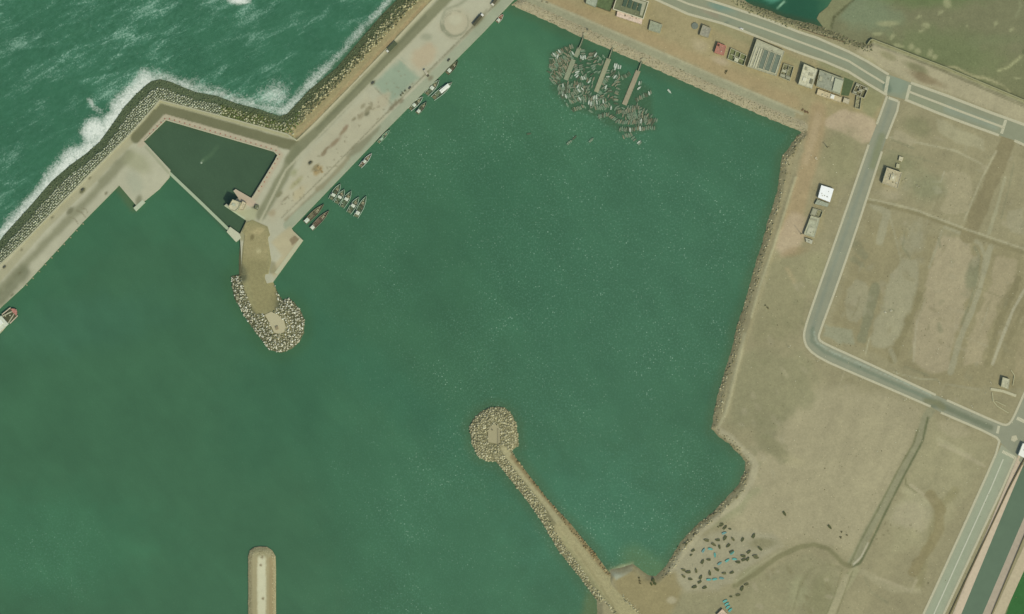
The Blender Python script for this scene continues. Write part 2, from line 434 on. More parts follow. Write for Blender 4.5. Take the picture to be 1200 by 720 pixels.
# far water and seabed reach the horizon
def flat(name, x0, x1, y0, y1, z, mat, rgb):
    me = bpy.data.meshes.new(name)
    me.from_pydata([(x0, y0, z), (x1, y0, z), (x1, y1, z), (x0, y1, z)], [], [(0, 1, 2, 3)]); me.materials.append(mat)
    set_attr(me, np.array([lin(rgb)]*4)); o = bpy.data.objects.new(name, me); col.objects.link(o); return tag(o, kind='structure')
flat('distant_sea', -15000, 15000, -15000, 15000, -3.2, GROUND, (64, 108, 82))

# ---------------------------------------------------------------- mainland
def mainland_paint():
    P = Paint((149, 142, 104), .05, 6)
    # east fields: graded plots, scraped strips and wheel tracks
    z = lambda *q: [(960+a/3, 240+b/3) for a, b in q]
    LT, LG, DK, DG = (162, 152, 115), (155, 150, 114), (137, 130, 92), (134, 132, 97)
    P.poly(z((170, 60), (720, 170), (740, 640), (440, 640), (30, 450), (110, 200)), (146, 138, 99), 4, .8, 3)
    P.line(z((195, 290), (150, 470)), 12, DG, 1.2, .9, 2.5); P.line(z((345, 320), (300, 430), (255, 545)), 11, DK, 1, .9, 2)
    P.poly(z((408, 130), (440, 105), (520, 130), (545, 200), (525, 300), (500, 400), (470, 500), (450, 580), (400, 600), (330, 560), (330, 420), (370, 330), (390, 230)), LT, 2.6, .9, 3.5)
    P.line(z((372, 330), (340, 420), (330, 550)), 2, (168, 162, 126), .8, .5, 1)
    P.poly(z((290, 190), (340, 190), (350, 240), (320, 340), (290, 440), (260, 500), (190, 500), (175, 470), (200, 400), (230, 300), (260, 240)), LG, 2.6, .85, 3.5)
    P.ell(960+335/3, 240+130/3, 13, 21, 0, LG, .5, .9, .5); P.line(z((300, 90), (292, 150), (320, 190)), 2, DG, .8, .8, .6)
    P.poly(z((130, 260), (175, 290), (160, 380), (130, 420), (95, 400), (90, 300)), LG, 1.5, .7, 2.5)
    P.poly(z((20, 420), (110, 440), (120, 490), (60, 480), (15, 460)), (150, 150, 116), 2, .7, 3)
    P.line(z((430, 90), (415, 140), (385, 220)), 2.5, LG, .8, .8, .6); P.line(z((418, 120), (424, 150)), 2, DG, .8, .7, .5)
    P.ell(960+538/3, 240+245/3, 7, 17, 12, DG, .4, .9); P.line(z((545, 150), (560, 180), (545, 300), (500, 420)), 2.5, DG, 1, .8, .8)
    P.line(z((600, 150), (572, 250), (540, 360), (490, 480), (460, 590)), 7, LG, .9, .95, .8); P.line(z((585, 180), (556, 280), (520, 380)), 1.2, DK, .6, .6, .4)
    P.poly(z((620, 180), (690, 200), (690, 260), (640, 330), (600, 420), (570, 560), (510, 560), (520, 480), (560, 380), (600, 280)), (160, 150, 112), 2.4, .9, 3.5)
    P.line(z((700, 260), (660, 350), (620, 440), (590, 560)), 7, DK, 1.2, .8, 1.5); P.line(z((720, 300), (680, 370), (640, 470), (608, 560)), 3.6, (166, 160, 124), .7, .95, .5)
    P.line(z((740, 320), (690, 420), (640, 540)), 5, DK, 1.2, .6, 1.5); P.poly(z((730, 400), (690, 520), (680, 600), (800, 640), (800, 380)), (156, 146, 107), 2, .7, 2)
    P.line(z((190, 0), (235, 30), (212, 130)), 9, LG, 1.2, .9, 1.5); P.line(z((240, 20), (260, 90), (285, 190)), 2, LG, .8, .6, .6)
    P.line(z((170, -10), (350, 34), (500, 92), (600, 130), (720, 172), (860, 220)), 4, DK, .9, .8, .6); P.line(z((170, -20), (350, 24), (500, 80), (600, 116), (720, 156), (860, 200)), 1.8, (166, 160, 122), .6, .9, .3)
    P.line(z((440, 80), (520, 110), (565, 140), (580, 180), (575, 250)), 4, LG, .9, .8, .6)
    P.line(z((260, 590), (350, 612), (420, 616)), 1.6, (164, 160, 122), .7, .8, .5); P.line(z((300, 570), (380, 600)), 2.5, DG, 1, .6, .8); P.line(z((440, 630), (500, 640), (560, 650)), 2, LG, .8, .6, .5)
    P.line(z((250, 510), (265, 550)), 5, LG, 1.2, .7, 1); P.line(z((160, 530), (175, 470)), 1.5, (166, 162, 124), .7, .8, .4)
    for q in (((110, 130), (160, 180), 10), ((120, 190), (150, 215), 6), ((245, 370), (260, 372), 3), ((420, 420), (425, 440), 6), ((500, 22), (505, 24), 3)): P.line(z(*q[:2]), q[2], DG, 1.4, .6, 3)
    for k in range(170):
        x, y_ = random.uniform(975, 1200), random.uniform(150, 480)
        P.ell(x, y_, random.uniform(1.5, 8), random.uniform(1, 3.2), random.choice([-68, -70, 20, random.uniform(0, 180)]), random.choice([(138, 131, 94), (162, 154, 118), (152, 147, 112), (143, 138, 102)]), .5, .4, .6)
    for k in range(16):
        x, y_ = random.uniform(985, 1190), random.uniform(180, 440); a_ = R(random.choice([110, 108, 113, 22, 25])); q_ = random.uniform(15, 45)
        P.line([(x, y_), (x+math.cos(a_)*q_*.5+random.uniform(-2, 2), y_+math.sin(a_)*q_*.5), (x+math.cos(a_)*q_, y_+math.sin(a_)*q_)], 1.0, random.choice([(136, 130, 93), (164, 158, 121)]), .6, .6, .5)
    # plots further north
    n = lambda *q: [(1000+a/4.8, 130+b/4.8) for a, b in q]
    P.line(n((880, 130), (820, 300), (700, 560), (640, 700)), 18, (138, 130, 93), 1.4, .95, 2); P.line(n((800, 230), (720, 380), (660, 520), (620, 620)), 2, (164, 158, 120), .8, .8, .6)
    P.line(n((850, 380), (800, 560), (760, 690)), 4, (160, 156, 118), .9, .7, .8); P.line(n((900, 300), (870, 440), (830, 600)), 2, DG, .8, .6, .6)
    P.poly(n((500, 350), (560, 330), (660, 370), (670, 460), (640, 560), (560, 590), (480, 560), (520, 480)), (158, 150, 112), 1, .9, 2.5)
    P.line(n((200, 150), (360, 180), (570, 225), (720, 300)), 2, (166, 160, 122), .7, .8, .4); P.line(n((220, 165), (340, 215)), 2, DG, .8, .8, .4); P.line(n((170, 220), (340, 260), (480, 300)), 1.4, DG, .7, .6, .4)
    P.line(n((110, 500), (200, 520), (330, 550), (480, 610), (640, 670), (760, 710)), 2, (166, 160, 122), .7, .8, .4); P.line(n((120, 510), (330, 565), (620, 680)), 1.6, DK, .7, .7, .4)
    P.line(n((510, 340), (490, 400), (440, 400)), 1.8, (168, 162, 126), .7, .8, .5); P.poly(n((440, 430), (470, 420), (500, 460), (460, 470)), (168, 160, 126), 1, .8, 1)
    P.poly(n((470, 50), (600, 100), (740, 160), (730, 220), (600, 190), (480, 120)), (158, 152, 114), 1.5, .9, 2.5); P.poly(n((230, 110), (300, 130), (350, 170), (320, 200), (220, 160)), (158, 150, 113), 1.2, .9, 2)
    P.poly(n((860, 560), (960, 540), (960, 700), (880, 690)), (156, 150, 114), 1.5, .7, 3)
    P.ell(1074, 148, 16, 10, 20, (132, 130, 92), .5, .7)
    P.ell(1050, 195, 26, 14, 0, (134, 134, 96), .6, .7)
    P.ell(1085, 220, 20, 16, 0, (138, 138, 100), .6, .7)
    P.ell(1043, 226, 14, 9, 0, (160, 152, 116), .6, .8)
    P.ell(1060, 215, 8, 14, 0, (150, 146, 110), .6, .6)
    # southern flat
    P.poly([(880, 520), (960, 450), (1060, 465), (1082, 480), (1070, 520), (1045, 570), (1000, 650), (940, 632), (890, 640), (850, 620), (872, 570)], (160, 152, 114), 10, .9, 5)
    P.poly([(880, 410), (940, 415), (960, 440), (950, 470), (900, 510), (850, 500), (860, 440)], (142, 138, 100), 10, .85, 8)
    P.poly([(900, 300), (960, 300), (935, 395), (880, 400)], (145, 140, 101), 8, .8, 6)
    P.ell(905, 525, 22, 9, 30, (138, 134, 96), .5, .8)
    P.ell(930, 540, 12, 7, 0, (168, 160, 118), .6, .5)
    P.poly([(870, 570), (890, 575), (868, 600), (850, 612), (832, 618)], (150, 148, 108), 6, .8, 4)
    P.poly([(800, 640), (850, 620), (905, 625), (915, 640), (880, 665), (840, 690), (790, 695), (770, 680)], (157, 151, 116), 5, .9, 4)
    P.ell(892, 637, 17, 6, 0, (138, 133, 96), .5, .9)
    P.ell(880, 672, 15, 8, -20, (140, 138, 98), .5, .7)
    P.poly([(770, 690), (850, 700), (900, 670), (950, 648), (985, 665), (960, 760), (760, 760)], (145, 140, 102), 6, .8, 5)
    P.ell(960, 700, 14, 30, 15, (137, 134, 94), .5, .6)
    P.ell(935, 695, 12, 16, 0, (156, 154, 112), .5, .6)
    P.poly([(1090, 490), (1160, 520), (1140, 575), (1090, 640), (1040, 650), (1060, 560)], (156, 150, 110), 6, .7, 6)
    P.ell(1070, 600, 26, 16, 0, (160, 155, 116), .5, .7)
    P.line([(1118, 575), (1096, 600), (1088, 640), (1075, 690)], 8, (138, 132, 92), 4, .7, 3)
    P.line([(1060, 575), (1090, 590)], 6, (164, 158, 118), 3, .6, 2)
    P.line([(1010, 670), (1045, 690), (1075, 692)], 8, (162, 155, 116), 3, .7, 2)
    P.line([(1002, 668), (980, 700), (972, 722)], 9, (160, 156, 114), 2, .8, 1)
    P.line([(993, 672), (978, 700), (966, 722)], 2, (130, 130, 90), 1, .7, .5)
    P.line([(1100, 515), (1135, 535)], 6, (164, 158, 118), 2, .7, 1)
    # dirt tracks
    y = lambda *q: [(840+a/3, 480+b/3) for a, b in q]
    P.line([(1097, 470), (1084, 490), (1078, 514), (1064, 540), (1046, 572), (1022, 614), (1003, 650), (998, 660)], 10, (144, 141, 105), 1.4, .9, .8)
    P.line(y((705, 70), (690, 120), (640, 205), (560, 360), (500, 470), (466, 545)), 2, (122, 122, 84), .8, .8, .4)
    P.line(y((740, 30), (722, 110), (655, 235), (592, 360), (532, 485), (500, 542), (470, 552)), 2.4, (112, 114, 78), .8, .95, .4)
    P.line(y((530, 470), (505, 520), (478, 545)), 1.6, (178, 172, 138), .6, .95, .2)
    P.line(y((660, 240), (665, 265), (700, 290)), 1.6, (124, 122, 84), .7, .8, .4); P.line(y((680, 265), (720, 295), (760, 325)), 3.5, (166, 158, 120), 1, .8, .8)
    P.line(y((750, 300), (785, 350), (780, 420), (740, 490), (690, 570)), 11, (139, 130, 90), 1.6, .75, 2.5)
    P.ell(1068, 605, 21, 17, 0, (162, 154, 117), .3, .8); P.line(y((780, 120), (880, 165), (940, 200)), 4, (164, 156, 118), 1, .8, 1); P.ell(1118, 503, 20, 9, 15, (160, 152, 114), .3, .8)
    for q in ((590, 400), (600, 425), (610, 405), (640, 415), (680, 405), (700, 425), (585, 440), (560, 455), (720, 560), (740, 610), (690, 530)): P.ell(840+q[0]/3, 480+q[1]/3, 1.3, 1, 0, (124, 118, 84), .4, .8)
    P.line(y((560, 590), (640, 620), (680, 640), (700, 600)), 3, (164, 156, 118), 1, .7, 1); P.line(y((520, 590), (540, 640), (600, 680)), 2, DG, .8, .5, .8)
    P.line(y((455, 590), (430, 650), (400, 720)), 8, (161, 154, 115), .8, .9, .5); P.line(y((475, 570), (445, 650), (420, 720)), 1.4, (130, 126, 88), .7, .7, .3); P.line(y((440, 560), (415, 640), (385, 720)), 1.4, (130, 126, 88), .7, .7, .3)
    P.line(y((468, 551), (440, 538), (420, 515), (392, 490), (340, 474), (285, 484), (210, 520), (130, 580), (60, 620)), 5.5, (132, 128, 90), 1, .95, .6)
    P.line(y((430, 555), (390, 545), (330, 560), (290, 620), (270, 700)), 3, (134, 130, 92), 1.4, .6, 1.5)
    for k in range(26): P.ell(840+random.uniform(100, 420)/3, 480+random.uniform(560, 715)/3, random.uniform(1.5, 6), random.uniform(1, 3), random.uniform(0, 90), random.choice([(134, 128, 90), (160, 152, 116), (138, 134, 98)]), .5, .5, .5)
    for k in range(30): P.ell(840+random.uniform(60, 260)/3, 480+random.uniform(0, 230)/3, random.uniform(1.5, 6), random.uniform(1, 3.5), random.uniform(0, 90), random.choice([(134, 132, 94), (160, 153, 117), (138, 134, 98)]), .5, .45, .5)
    for k in range(40): P.ell(random.uniform(870, 955), random.uniform(320, 500), random.uniform(2, 7), random.uniform(1, 3), random.uniform(40, 80), random.choice([(136, 133, 95), (158, 151, 114), (140, 136, 99)]), .5, .45, .5)
    P.line([(915, 645), (888, 662), (862, 682)], 2, (160, 156, 116), 1.5, .6, .4)
    # south bay corner
    P.poly([(716, 668), (742, 662), (768, 678), (790, 668), (800, 690), (780, 730), (730, 730)], (146, 136, 94), 4, .9, 2)
    P.ell(787, 703, 5, 4, 0, (170, 162, 124), .5, .8)
    P.poly([(712, 668), (728, 663), (742, 661), (741, 668), (722, 680)], (156, 158, 128), 1.5, .95, .6)
    # north dirt strip
    P.poly([(596, -40), (620, -2), (700, 30), (800, 72), (880, 108), (935, 128), (960, 150), (945, 210), (925, 290), (905, 300), (930, 200), (945, 150), (1000, 110), (1040, 120), (1030, 160), (975, 150), (965, 270), (940, 285), (900, 310), (880, 300), (890, 220), (920, 140)], (157, 146, 104), 4, .3, 4)
    P.poly([(600, -60), (740, -60), (800, 0), (900, 45), (1000, 95), (1040, 118), (1020, 150), (960, 140), (930, 130), (850, 94), (780, 62), (700, 28), (630, -2)], (158, 147, 104), 4, .9, 3)
    P.line([(640, 0), (700, 22), (780, 55), (850, 86), (930, 120)], 16, (160, 144, 102), 6, .8, 3)
    P.poly([(955, 60), (1010, 80), (1036, 116), (1020, 140), (1010, 130), (1000, 100), (960, 80)], (140, 140, 98), 4, .7, 2)
    P.line([(780, 0), (860, 40), (930, 72), (1010, 108)], 9, (146, 142, 100), 4, .7, 2)
    P.poly([(975, 134), (990, 129), (1012, 134), (1024, 142), (1028, 152), (1020, 164), (1010, 168), (985, 155), (970, 150), (962, 145)], (178, 162, 125), 2.5, .9, 1.5)
    P.line([(958, 130), (955, 160), (945, 200), (935, 235), (925, 270)], 20, (162, 145, 104), 4, .85, 2)
    P.line([(958, 135), (953, 160), (944, 190)], 8, (172, 156, 116), 3, .6, 1)
    P.poly([(928, 250), (944, 255), (942, 280), (930, 296), (916, 300), (908, 290), (918, 262)], (174, 158, 121), 4, .9, 2)
    P.line([(932, 208), (920, 245), (906, 290), (890, 335), (880, 372)], 2.5, (170, 164, 122), 1, .8, .5)
    P.ell(985, 185, 22, 28, 10, (143, 139, 99), .5, .8)
    P.ell(962, 320, 14, 20, 0, (152, 148, 106), .6, .7)
    P.line([(922, 315), (930, 330)], 4, (164, 152, 110), 2, .6, 1)
    P.ell(930, 295, 14, 5, -15, (146, 130, 90), .6, .5)
    P.ell(820, 54, 9, 7, 20, (172, 160, 120), .6, .7)
    P.ell(845, 72, 10, 4, 20, (174, 160, 124), .6, .7)
    # north shore bands
    P.line([(610, -4), (642, 10), (683, 29), (750, 58), (800, 80), (836, 96), (894, 121), (925, 134)], 13, (150, 148, 112), 1.6, 1, .8)
    P.line([(610, -8), (640, 4), (683, 22), (750, 51), (800, 73), (836, 89), (894, 114), (940, 134)], 2.5, (166, 162, 124), 1, .8, .4)
    P.line([(600, 1), (642, 20), (683, 39), (715, 53), (750, 68), (800, 90), (836, 106), (894, 130), (940, 149)], 12, (160, 152, 116), 1.2, 1, .8)
    # east shore rubble
    P.line(ESH, 13, (146, 139, 101), 4, .8, 3.5)
    P.line(ESH, 2.5, (122, 117, 82), 1.8, .6, 1.5)
    P.line([(872, 392), (868, 412), (862, 435), (856, 462), (850, 485), (842, 500)], 4, (164, 158, 118), 1.5, .9, 1)
    P.line([(842, 503), (858, 515), (878, 535), (885, 545), (880, 565), (868, 585), (845, 603), (822, 622), (803, 645), (786, 668)], 7, (164, 157, 120), 2, .9, 1.2)
    # bund and verge beyond the dual road
    P.line(BUND[1:14], 12, (128, 124, 88), 2.5, .9, 1)
    P.poly([(1022, 52), (1060, 64), (1108, 84), (1200, 124), (1260, 150), (1230, 175), (1180, 138), (1110, 110), (1060, 94), (1030, 78), (1000, 62)], (166, 158, 120), 3, .9, 2)
    P.ell(1073, 80, 16, 5, 25, (128, 126, 88), .5, .8)
    P.ell(1085, 93, 22, 5, 22, (132, 120, 86), .5, .8)
    P.ell(1040, 66, 10, 4, 25, (140, 136, 96), .5, .7)
    P.line([(1022, 49), (1108, 81), (1200, 120), (1260, 145)], 3.5, (166, 164, 122), .8, .9, .3)
    P.line([(1062, 66), (1095, 80), (1150, 104), (1200, 126)], 1.5, (120, 118, 82), .8, .6, .3)
    P.line([(860, 2), (890, 20), (930, 36), (985, 58), (1020, 74)], 8, (158, 152, 110), 3, .7, 2)
    # field beyond the canal
    P.poly([(1178, 719), (1200, 649), (1300, 420), (1400, 420), (1400, 900), (1110, 900)], (58, 103, 52), .8, 1, .3)
    return P
MP = mainland_paint()
def mp_eval(X, Y):
    C = MP.eval(X, Y)
    # plough lines and wind streaks running north-north-east, and blotchy crusts of salt and silt
    u = X*.93+Y*.36; v = -X*.36+Y*.93
    st = fnoise(u*3.2, v*.8, 40, 31, 3)-.5
    bl = sstep(.5, .66, fnoise(X, Y, 34, 41, 4))-sstep(.5, .36, fnoise(X+90, Y, 26, 51, 4))
    east = sstep(900, 1000, X)
    f = 1+(.25+.75*east)*st*.16+bl*.035
    g = (inside(X, Y, [(1178, 719), (1200, 649), (1300, 420), (1400, 420), (1400, 900), (1110, 900)]))
    f = np.where(g, 1, f)
    m = np.array(lin((150, 146, 108)))
    D = m+(C-m)*1.18
    D = np.where(g[..., None], C, D)
    return np.clip(D*f[..., None]*np.array([.985, .985, 1.07]), .01, 1)
def main_z(X, Y):
    s = sdist(X, Y, MAIN)
    z = np.clip(s*.42+.15+(fnoise(X, Y, 4, 21, 2)-.5)*.8*sstep(9, 2, s), -2.6, LAND)
    c = sdist(X, Y, CANAL)
    z = np.minimum(z, np.clip(LAND-.3-(c+8)*.35, -1, LAND)) if True else z
    z = np.where(c < -10, np.clip(s*.42+.15, -2.6, LAND) if False else z, z)
    berm = sstep(4.5, 0, dline(X, Y, [(932, 208), (906, 290), (880, 372), (868, 412), (850, 485)]))*.9
    return z+berm*sstep(4, 8, s)
def main_z2(X, Y):
    s = sdist(X, Y, MAIN)
    z = np.clip(s*.42+.15+(fnoise(X, Y, 4, 21, 2)-.5)*.9*sstep(9, 2, s), -2.6, LAND)
    c = sdist(X, Y, CANAL)
    z = np.where(c > -7, np.minimum(z, LAND-.25-np.clip(c+7, 0, 10)*.4), z)
    berm = sstep(4.5, 0, dline(X, Y, [(932, 208), (906, 290), (880, 372), (868, 412), (850, 485)]))*.9
    return z+berm*sstep(4, 8, s)*(c < -12)
def keep_main(X, Y): return (sdist(X, Y, MAIN) > -7)
o = grid_sheet('ground', 592, 1300, -130, 800, 1.6, mp_eval, GROUND, main_z2, keep_main); tag(o, kind='structure')

# mudflat beyond the bund
MUDP = Paint((120, 120, 88), .07, 11)
MUDP.ell(1010, 8, 45, 24, 20, (122, 132, 100), .4, .9)
MUDP.ell(1085, -4, 60, 14, 0, (104, 118, 76), .5, .8).ell(1180, 90, 40, 25, 20, (120, 122, 86), .6, .8).ell(1110, 60, 60, 25, 10, (110, 120, 80), .6, .7)
for x, y, rx, ry, rot in ((1076, 20, 4, 1.8, -40), (1102, 15, 5, 1.8, -35), (1084, 30, 5, 3.4, 0), (1080, 36, 4, 1.3, 0), (1167, 28, 1.8, 4, 10), (1185, 35, 3.5, 2, -30), (1134, 30, 1.2, 1.2, 0), (1076, 60, 4, 4, 30),
                          (1090, 62, 3, 5, 10), (1095, 67, 3, 3, 0), (1068, 55, 3, 4, 0), (1110, 4, 5, 6, 0), (1192, 92, 4, 1.4, 0), (1028, 40, 6, 2, 0), (1046, 43, 4, 2, -50), (1053, 54, 6, 2, 10), (960, 20, 3, 1, 0), (1040, 28, 12, 3, 0)):
    MUDP.ell(x, y, rx, ry, rot, (152, 152, 112), .35, .8)
MUDP.line([(1170, 83), (1180, 80), (1190, 72), (1197, 66)], 3, (160, 160, 116), 1, .9, .5)
MUDP.line([(1197, 66), (1202, 55), (1215, 40)], 1.5, (90, 96, 64), 1, .8, .3)
MUDP.line([(1108, 79), (1120, 79), (1138, 89), (1155, 92), (1175, 100), (1183, 108)], 2.5, (160, 156, 116), 1, .9, .5)
MUDP.line([(1194, -5), (1196, 8), (1190, 20)], 2, (140, 142, 106), 1.5, .6, .5)
MUDP.line([(1140, 50), (1200, 45), (1260, 60)], 10, (118, 124, 88), 6, .6, 3)
MUDP.poly([(955, -60), (1006, -60), (1004, -6), (990, 12), (976, 26), (974, 36), (955, 30)], (128, 128, 92), 2, .9, 1).line([(1008, -40), (1005, -4), (990, 9), (977, 21), (974, 33)], 2.5, (86, 88, 60), 1.2, .9, .6)
def mud_z(X, Y): return .12+.25*sstep(0, 12, dline(X, Y, [(974, -60), (975, 10), (972, 22), (975, 34)]))+(fnoise(X, Y, 10, 3, 2)-.5)*.12
o = sheet('mudflat', [(976, -150), (974, -20), (975, 0), (970, 8), (960, 16), (957, 22), (966, 34), (985, 48), (1010, 60), (1200, 130), (1420, 215), (1420, -150)], MUDP, GROUND, mud_z, 2.2, -2); tag(o, kind='structure')

# ---------------------------------------------------------------- quays
QP = Paint((175, 172, 144), .06, 3)
# west arm
QP.line([(-150, 467), (0, 325), (50, 268), (104, 216), (158, 160)], 9, (164, 160, 128), 1, 1, .3)
QP.line([(-100, 440), (0, 340), (40, 300), (80, 258), (110, 228), (152, 182)], 9, (128, 128, 98), 3.5, .8, 1.5)
QP.line([(0, 352), (12, 340), (30, 318)], 14, (112, 114, 86), 5, .8, 2)
QP.line([(118, 212), (150, 178)], 4, (132, 132, 102), 2, .6, 1)
QP.ell(97, 224, 4.5, 2.5, -45, (90, 92, 62), .4, .9)  # shadow of the parked car, painted into the quay colour
QP.ell(83, 247, 6, 3, -45, (106, 106, 78), .5, .8)
QP.ell(162, 190, 16, 10, 30, (152, 152, 118), .6, .7).ell(158, 215, 8, 14, -20, (162, 164, 138), .5, .7).ell(163, 235, 3, 6, 20, (110, 112, 82), .6, .7)
QP.line([(171, 172), (198, 203)], 3, (142, 146, 114), 1, .6, .3)
for a, b in (((83, 255), (92, 262)), ((90, 247), (101, 255)), ((97, 244), (104, 251))): QP.line([a, (a[0]*.5+b[0]*.5+1, a[1]*.5+b[1]*.5-1.5), b], 1, (118, 112, 84), .7, .7, .2)
for x, y in ((62, 255), (26, 293), (6, 313), (15, 346), (125, 227), (106, 209), (24, 320)): QP.ell(x, y, 2.2, 1.3, -40, (108, 106, 78), .5, .8)
# dark road round the basin
QP.line([(160, 162), (190, 128), (262, 148), (335, 169), (352, 172)], 13, (112, 112, 82), 1.5, 1, .5)
QP.line([(352, 172), (372, 155), (417, 108), (470, 53), (520, 2), (560, -40)], 13, (128, 128, 98), 2, 1, .6)
QP.line([(372, 152), (417, 105), (460, 60), (498, 20)], 4, (112, 114, 86), 2, .7, .8)
QP.line([(346, 178), (336, 200), (322, 225), (306, 252)], 13, (134, 134, 104), 2.5, 1, 1)
QP.line([(348, 175), (340, 188)], 10, (116, 118, 88), 3, .8, 1)
QP.line([(182, 126), (188, 119), (260, 138), (337, 160)], 4, (160, 158, 124), .8, 1, .2)
QP.line([(371, 148), (417, 101), (464, 51), (500, 13)], 1.5, (158, 156, 122), .8, .8, .2)
QP.line([(165, 170), (195, 138), (323, 175), (329, 182), (298, 234)], 7, (176, 166, 138), .8, 1, .3)
# kerb line between road and apron
QP.line([(304, 262), (316, 238), (335, 200), (354, 180), (400, 133), (430, 103), (478, 55), (520, 12)], 2.4, (176, 172, 142), .8, .9, .3)
# apron
QP.poly([(360, 180), (430, 110), (455, 140), (440, 158), (385, 212), (345, 250), (318, 262), (312, 258)], (176, 170, 140), 4, .8, 3)
QP.poly([(437, 98), (470, 70), (492, 92), (470, 112), (458, 122)], (142, 156, 130), 4, .95, 2)
QP.line([(440, 104), (460, 123)], 1.5, (132, 130, 104), 1, .7, .4)
QP.line([(467, 68), (484, 82)], 2, (182, 176, 146), 1, .7, .4)
QP.ell(497, 66, 16, 12, -45, (178, 162, 130), .4, .8)
QP.ell(536, 28, 19, 17, 0, (176, 168, 138), .4, .8).ell(533, 24, 7, 6, 0, (184, 180, 150), .5, .8)
for k, (r0, r1, a0, a1, al) in enumerate(((17.5, 15, -30, 215, .6), (14.5, 12.5, 20, 250, .65), (19.5, 18.5, 40, 150, .4), (12, 15.5, 120, 300, .5), (16, 16.5, 60, 190, .55))):
    QP.line([(533+(k % 3-1)*1.2+math.cos(R(a0+(a1-a0)*t/24))*(r0+(r1-r0)*t/24), 27+(k % 2)+math.sin(R(a0+(a1-a0)*t/24))*(r0+(r1-r0)*t/24)) for t in range(25)], 1.3, (128, 131, 104), .9, al, .6)
QP.line([(552, -4), (538, 6), (522, 12), (518, 22)], 3, (132, 134, 106), 2, .7, .6)
QP.line([(570, 12), (561, 26), (548, 40), (500, 88)], 2.5, (128, 126, 98), 2, .6, .8)
QP.ell(562, 24, 5, 10, 40, (106, 106, 78), .6, .8).ell(582, 6, 7, 5, -40, (112, 112, 84), .6, .7)
QP.ell(500, 44, 6, 4, 0, (146, 148, 120), .6, .7)
# edge strip with rail line, wet patches
QP.line([(602, -8), (562, 36), (451, 148), (338, 264)], 11, (152, 158, 130), 1, .9, .4)
QP.line([(590, -4), (553, 33), (500, 86), (443, 143), (385, 202), (330, 256)], 1.2, (118, 116, 88), .8, .8, .3)
QP.poly([(446, 148), (440, 158), (424, 176), (408, 187), (405, 184), (418, 168), (430, 160)], (134, 132, 104), 2, .9, 1)
QP.line([(408, 186), (396, 200), (378, 219), (372, 222)], 5, (142, 136, 106), 2, .9, 1)
QP.line([(372, 224), (352, 242), (335, 258)], 3, (140, 132, 102), 1.5, .7, 1)
for x, y in ((464, 122), (459, 127), (505, 92), (470, 119)): QP.ell(x, y, 3.5, 2.2, -45, (120, 112, 86), .5, .7)
for x, y, rx, ry, c in ((364, 191, 3, 2, (92, 88, 60)), (373, 200, 6, 3.5, (160, 140, 96)), (370, 196, 7, 2, (140, 128, 90)), (345, 202, 6, 4, (150, 150, 112)), (380, 180, 4, 2, (134, 120, 92)), (392, 168, 9, 2.5, (140, 124, 96)),
                        (402, 155, 6, 2, (140, 126, 96)), (405, 150, 4, 2, (140, 122, 96)), (383, 175, 5, 1.5, (132, 118, 90)), (423, 136, 5, 3, (150, 142, 112)), (430, 134, 3, 2, (110, 108, 80)), (432, 128, 5, 2, (140, 134, 104)), (348, 214, 10, 3, (156, 152, 112)),
                        (335, 233, 6, 1.5, (128, 122, 92)), (328, 228, 4, 2, (126, 124, 92)), (425, 125, 4, 2, (140, 134, 104)), (415, 140, 3, 1.4, (130, 124, 94)), (300, 243, 4, 5, (96, 100, 72)), (438, 97, 3, 1.6, (100, 100, 74)),
                        (320, 250, 5, 4, (160, 148, 116)), (352, 226, 12, 5, (178, 168, 132)), (450, 118, 12, 6, (174, 166, 136))):
    QP.ell(x, y, rx, ry, -45, c, .5, .85, .5)
for i in range(60):
    t = random.random(); s_ = random.uniform(-14, 14); x = 330+t*150+s_*.7; y = 240-t*150+s_*.7
    QP.ell(x, y, random.uniform(.8, 2.2), random.uniform(.5, 1.2), random.uniform(0, 180), (128, 122, 92), .5, .6, .5)
# platform of the basin
QP.poly([(274, 224), (277, 222), (296, 233), (302, 240), (294, 243), (280, 234)], (184, 166, 140), 1, .95, .3)
QP.poly([(263, 241), (290, 258), (298, 262), (303, 244), (292, 245), (280, 249)], (166, 166, 130), 2, .9, .5)
QP.line([(263, 241.5), (289, 258.5)], 2.4, (178, 186, 152), .6, 1, .1)
QP.line([(289, 261), (284, 278)], 8, (140, 136, 98), 2, .8, 1)
# southern toe
QP.poly([(318, 284), (340, 266), (352, 282), (322, 326), (316, 318), (330, 300)], (176, 166, 130), 2, .9, 1)
QP.poly([(339, 281), (346, 276), (351, 281), (343, 288)], (130, 116, 88), .8, .9, .3)
QP.poly([(312, 305), (322, 308), (326, 320), (316, 322)], (130, 126, 92), 2, .7, 1.5)
o = sheet('quay', QUAYP, QP, CONC, QUAY, 1.4, -3); tag(o, kind='structure')

# ---------------------------------------------------------------- breakwaters
def dcache(f):
    return f
bw_poly = OUT+CREST[::-1]
def bw_z(X, Y):
    dl = dline(X, Y, OUT); dh = dline(X, Y, CREST)
    t = dl/(dl+dh+1e-6); return .25+4.3*np.minimum(1, t*1.25)+(fnoise(X, Y, 3, 4, 2)-.5)*.3
BP = Paint((98, 104, 76), .05, 2)
BP.line(OUT, 20, (90, 102, 72), 2.5, 1, 1.5)
BP.line([(337, 133), (362, 106), (394, 80), (421, 48), (446, 19), (465, 0), (565, -103)], 18, (84, 90, 60), 4, .7, 2)
BP.line([(262, 133), (300, 140), (335, 150)], 14, (96, 100, 60), 4, .9, 3)
BP.line([(342, 158), (366, 138), (412, 90), (458, 41), (495, 3), (560, -65)], 15, (160, 148, 106), 2.5, 1, 1.5)
BP.line([(348, 161), (371, 139), (416, 92), (462, 44), (498, 6)], 3, (156, 134, 98), 1.5, .7, .8)
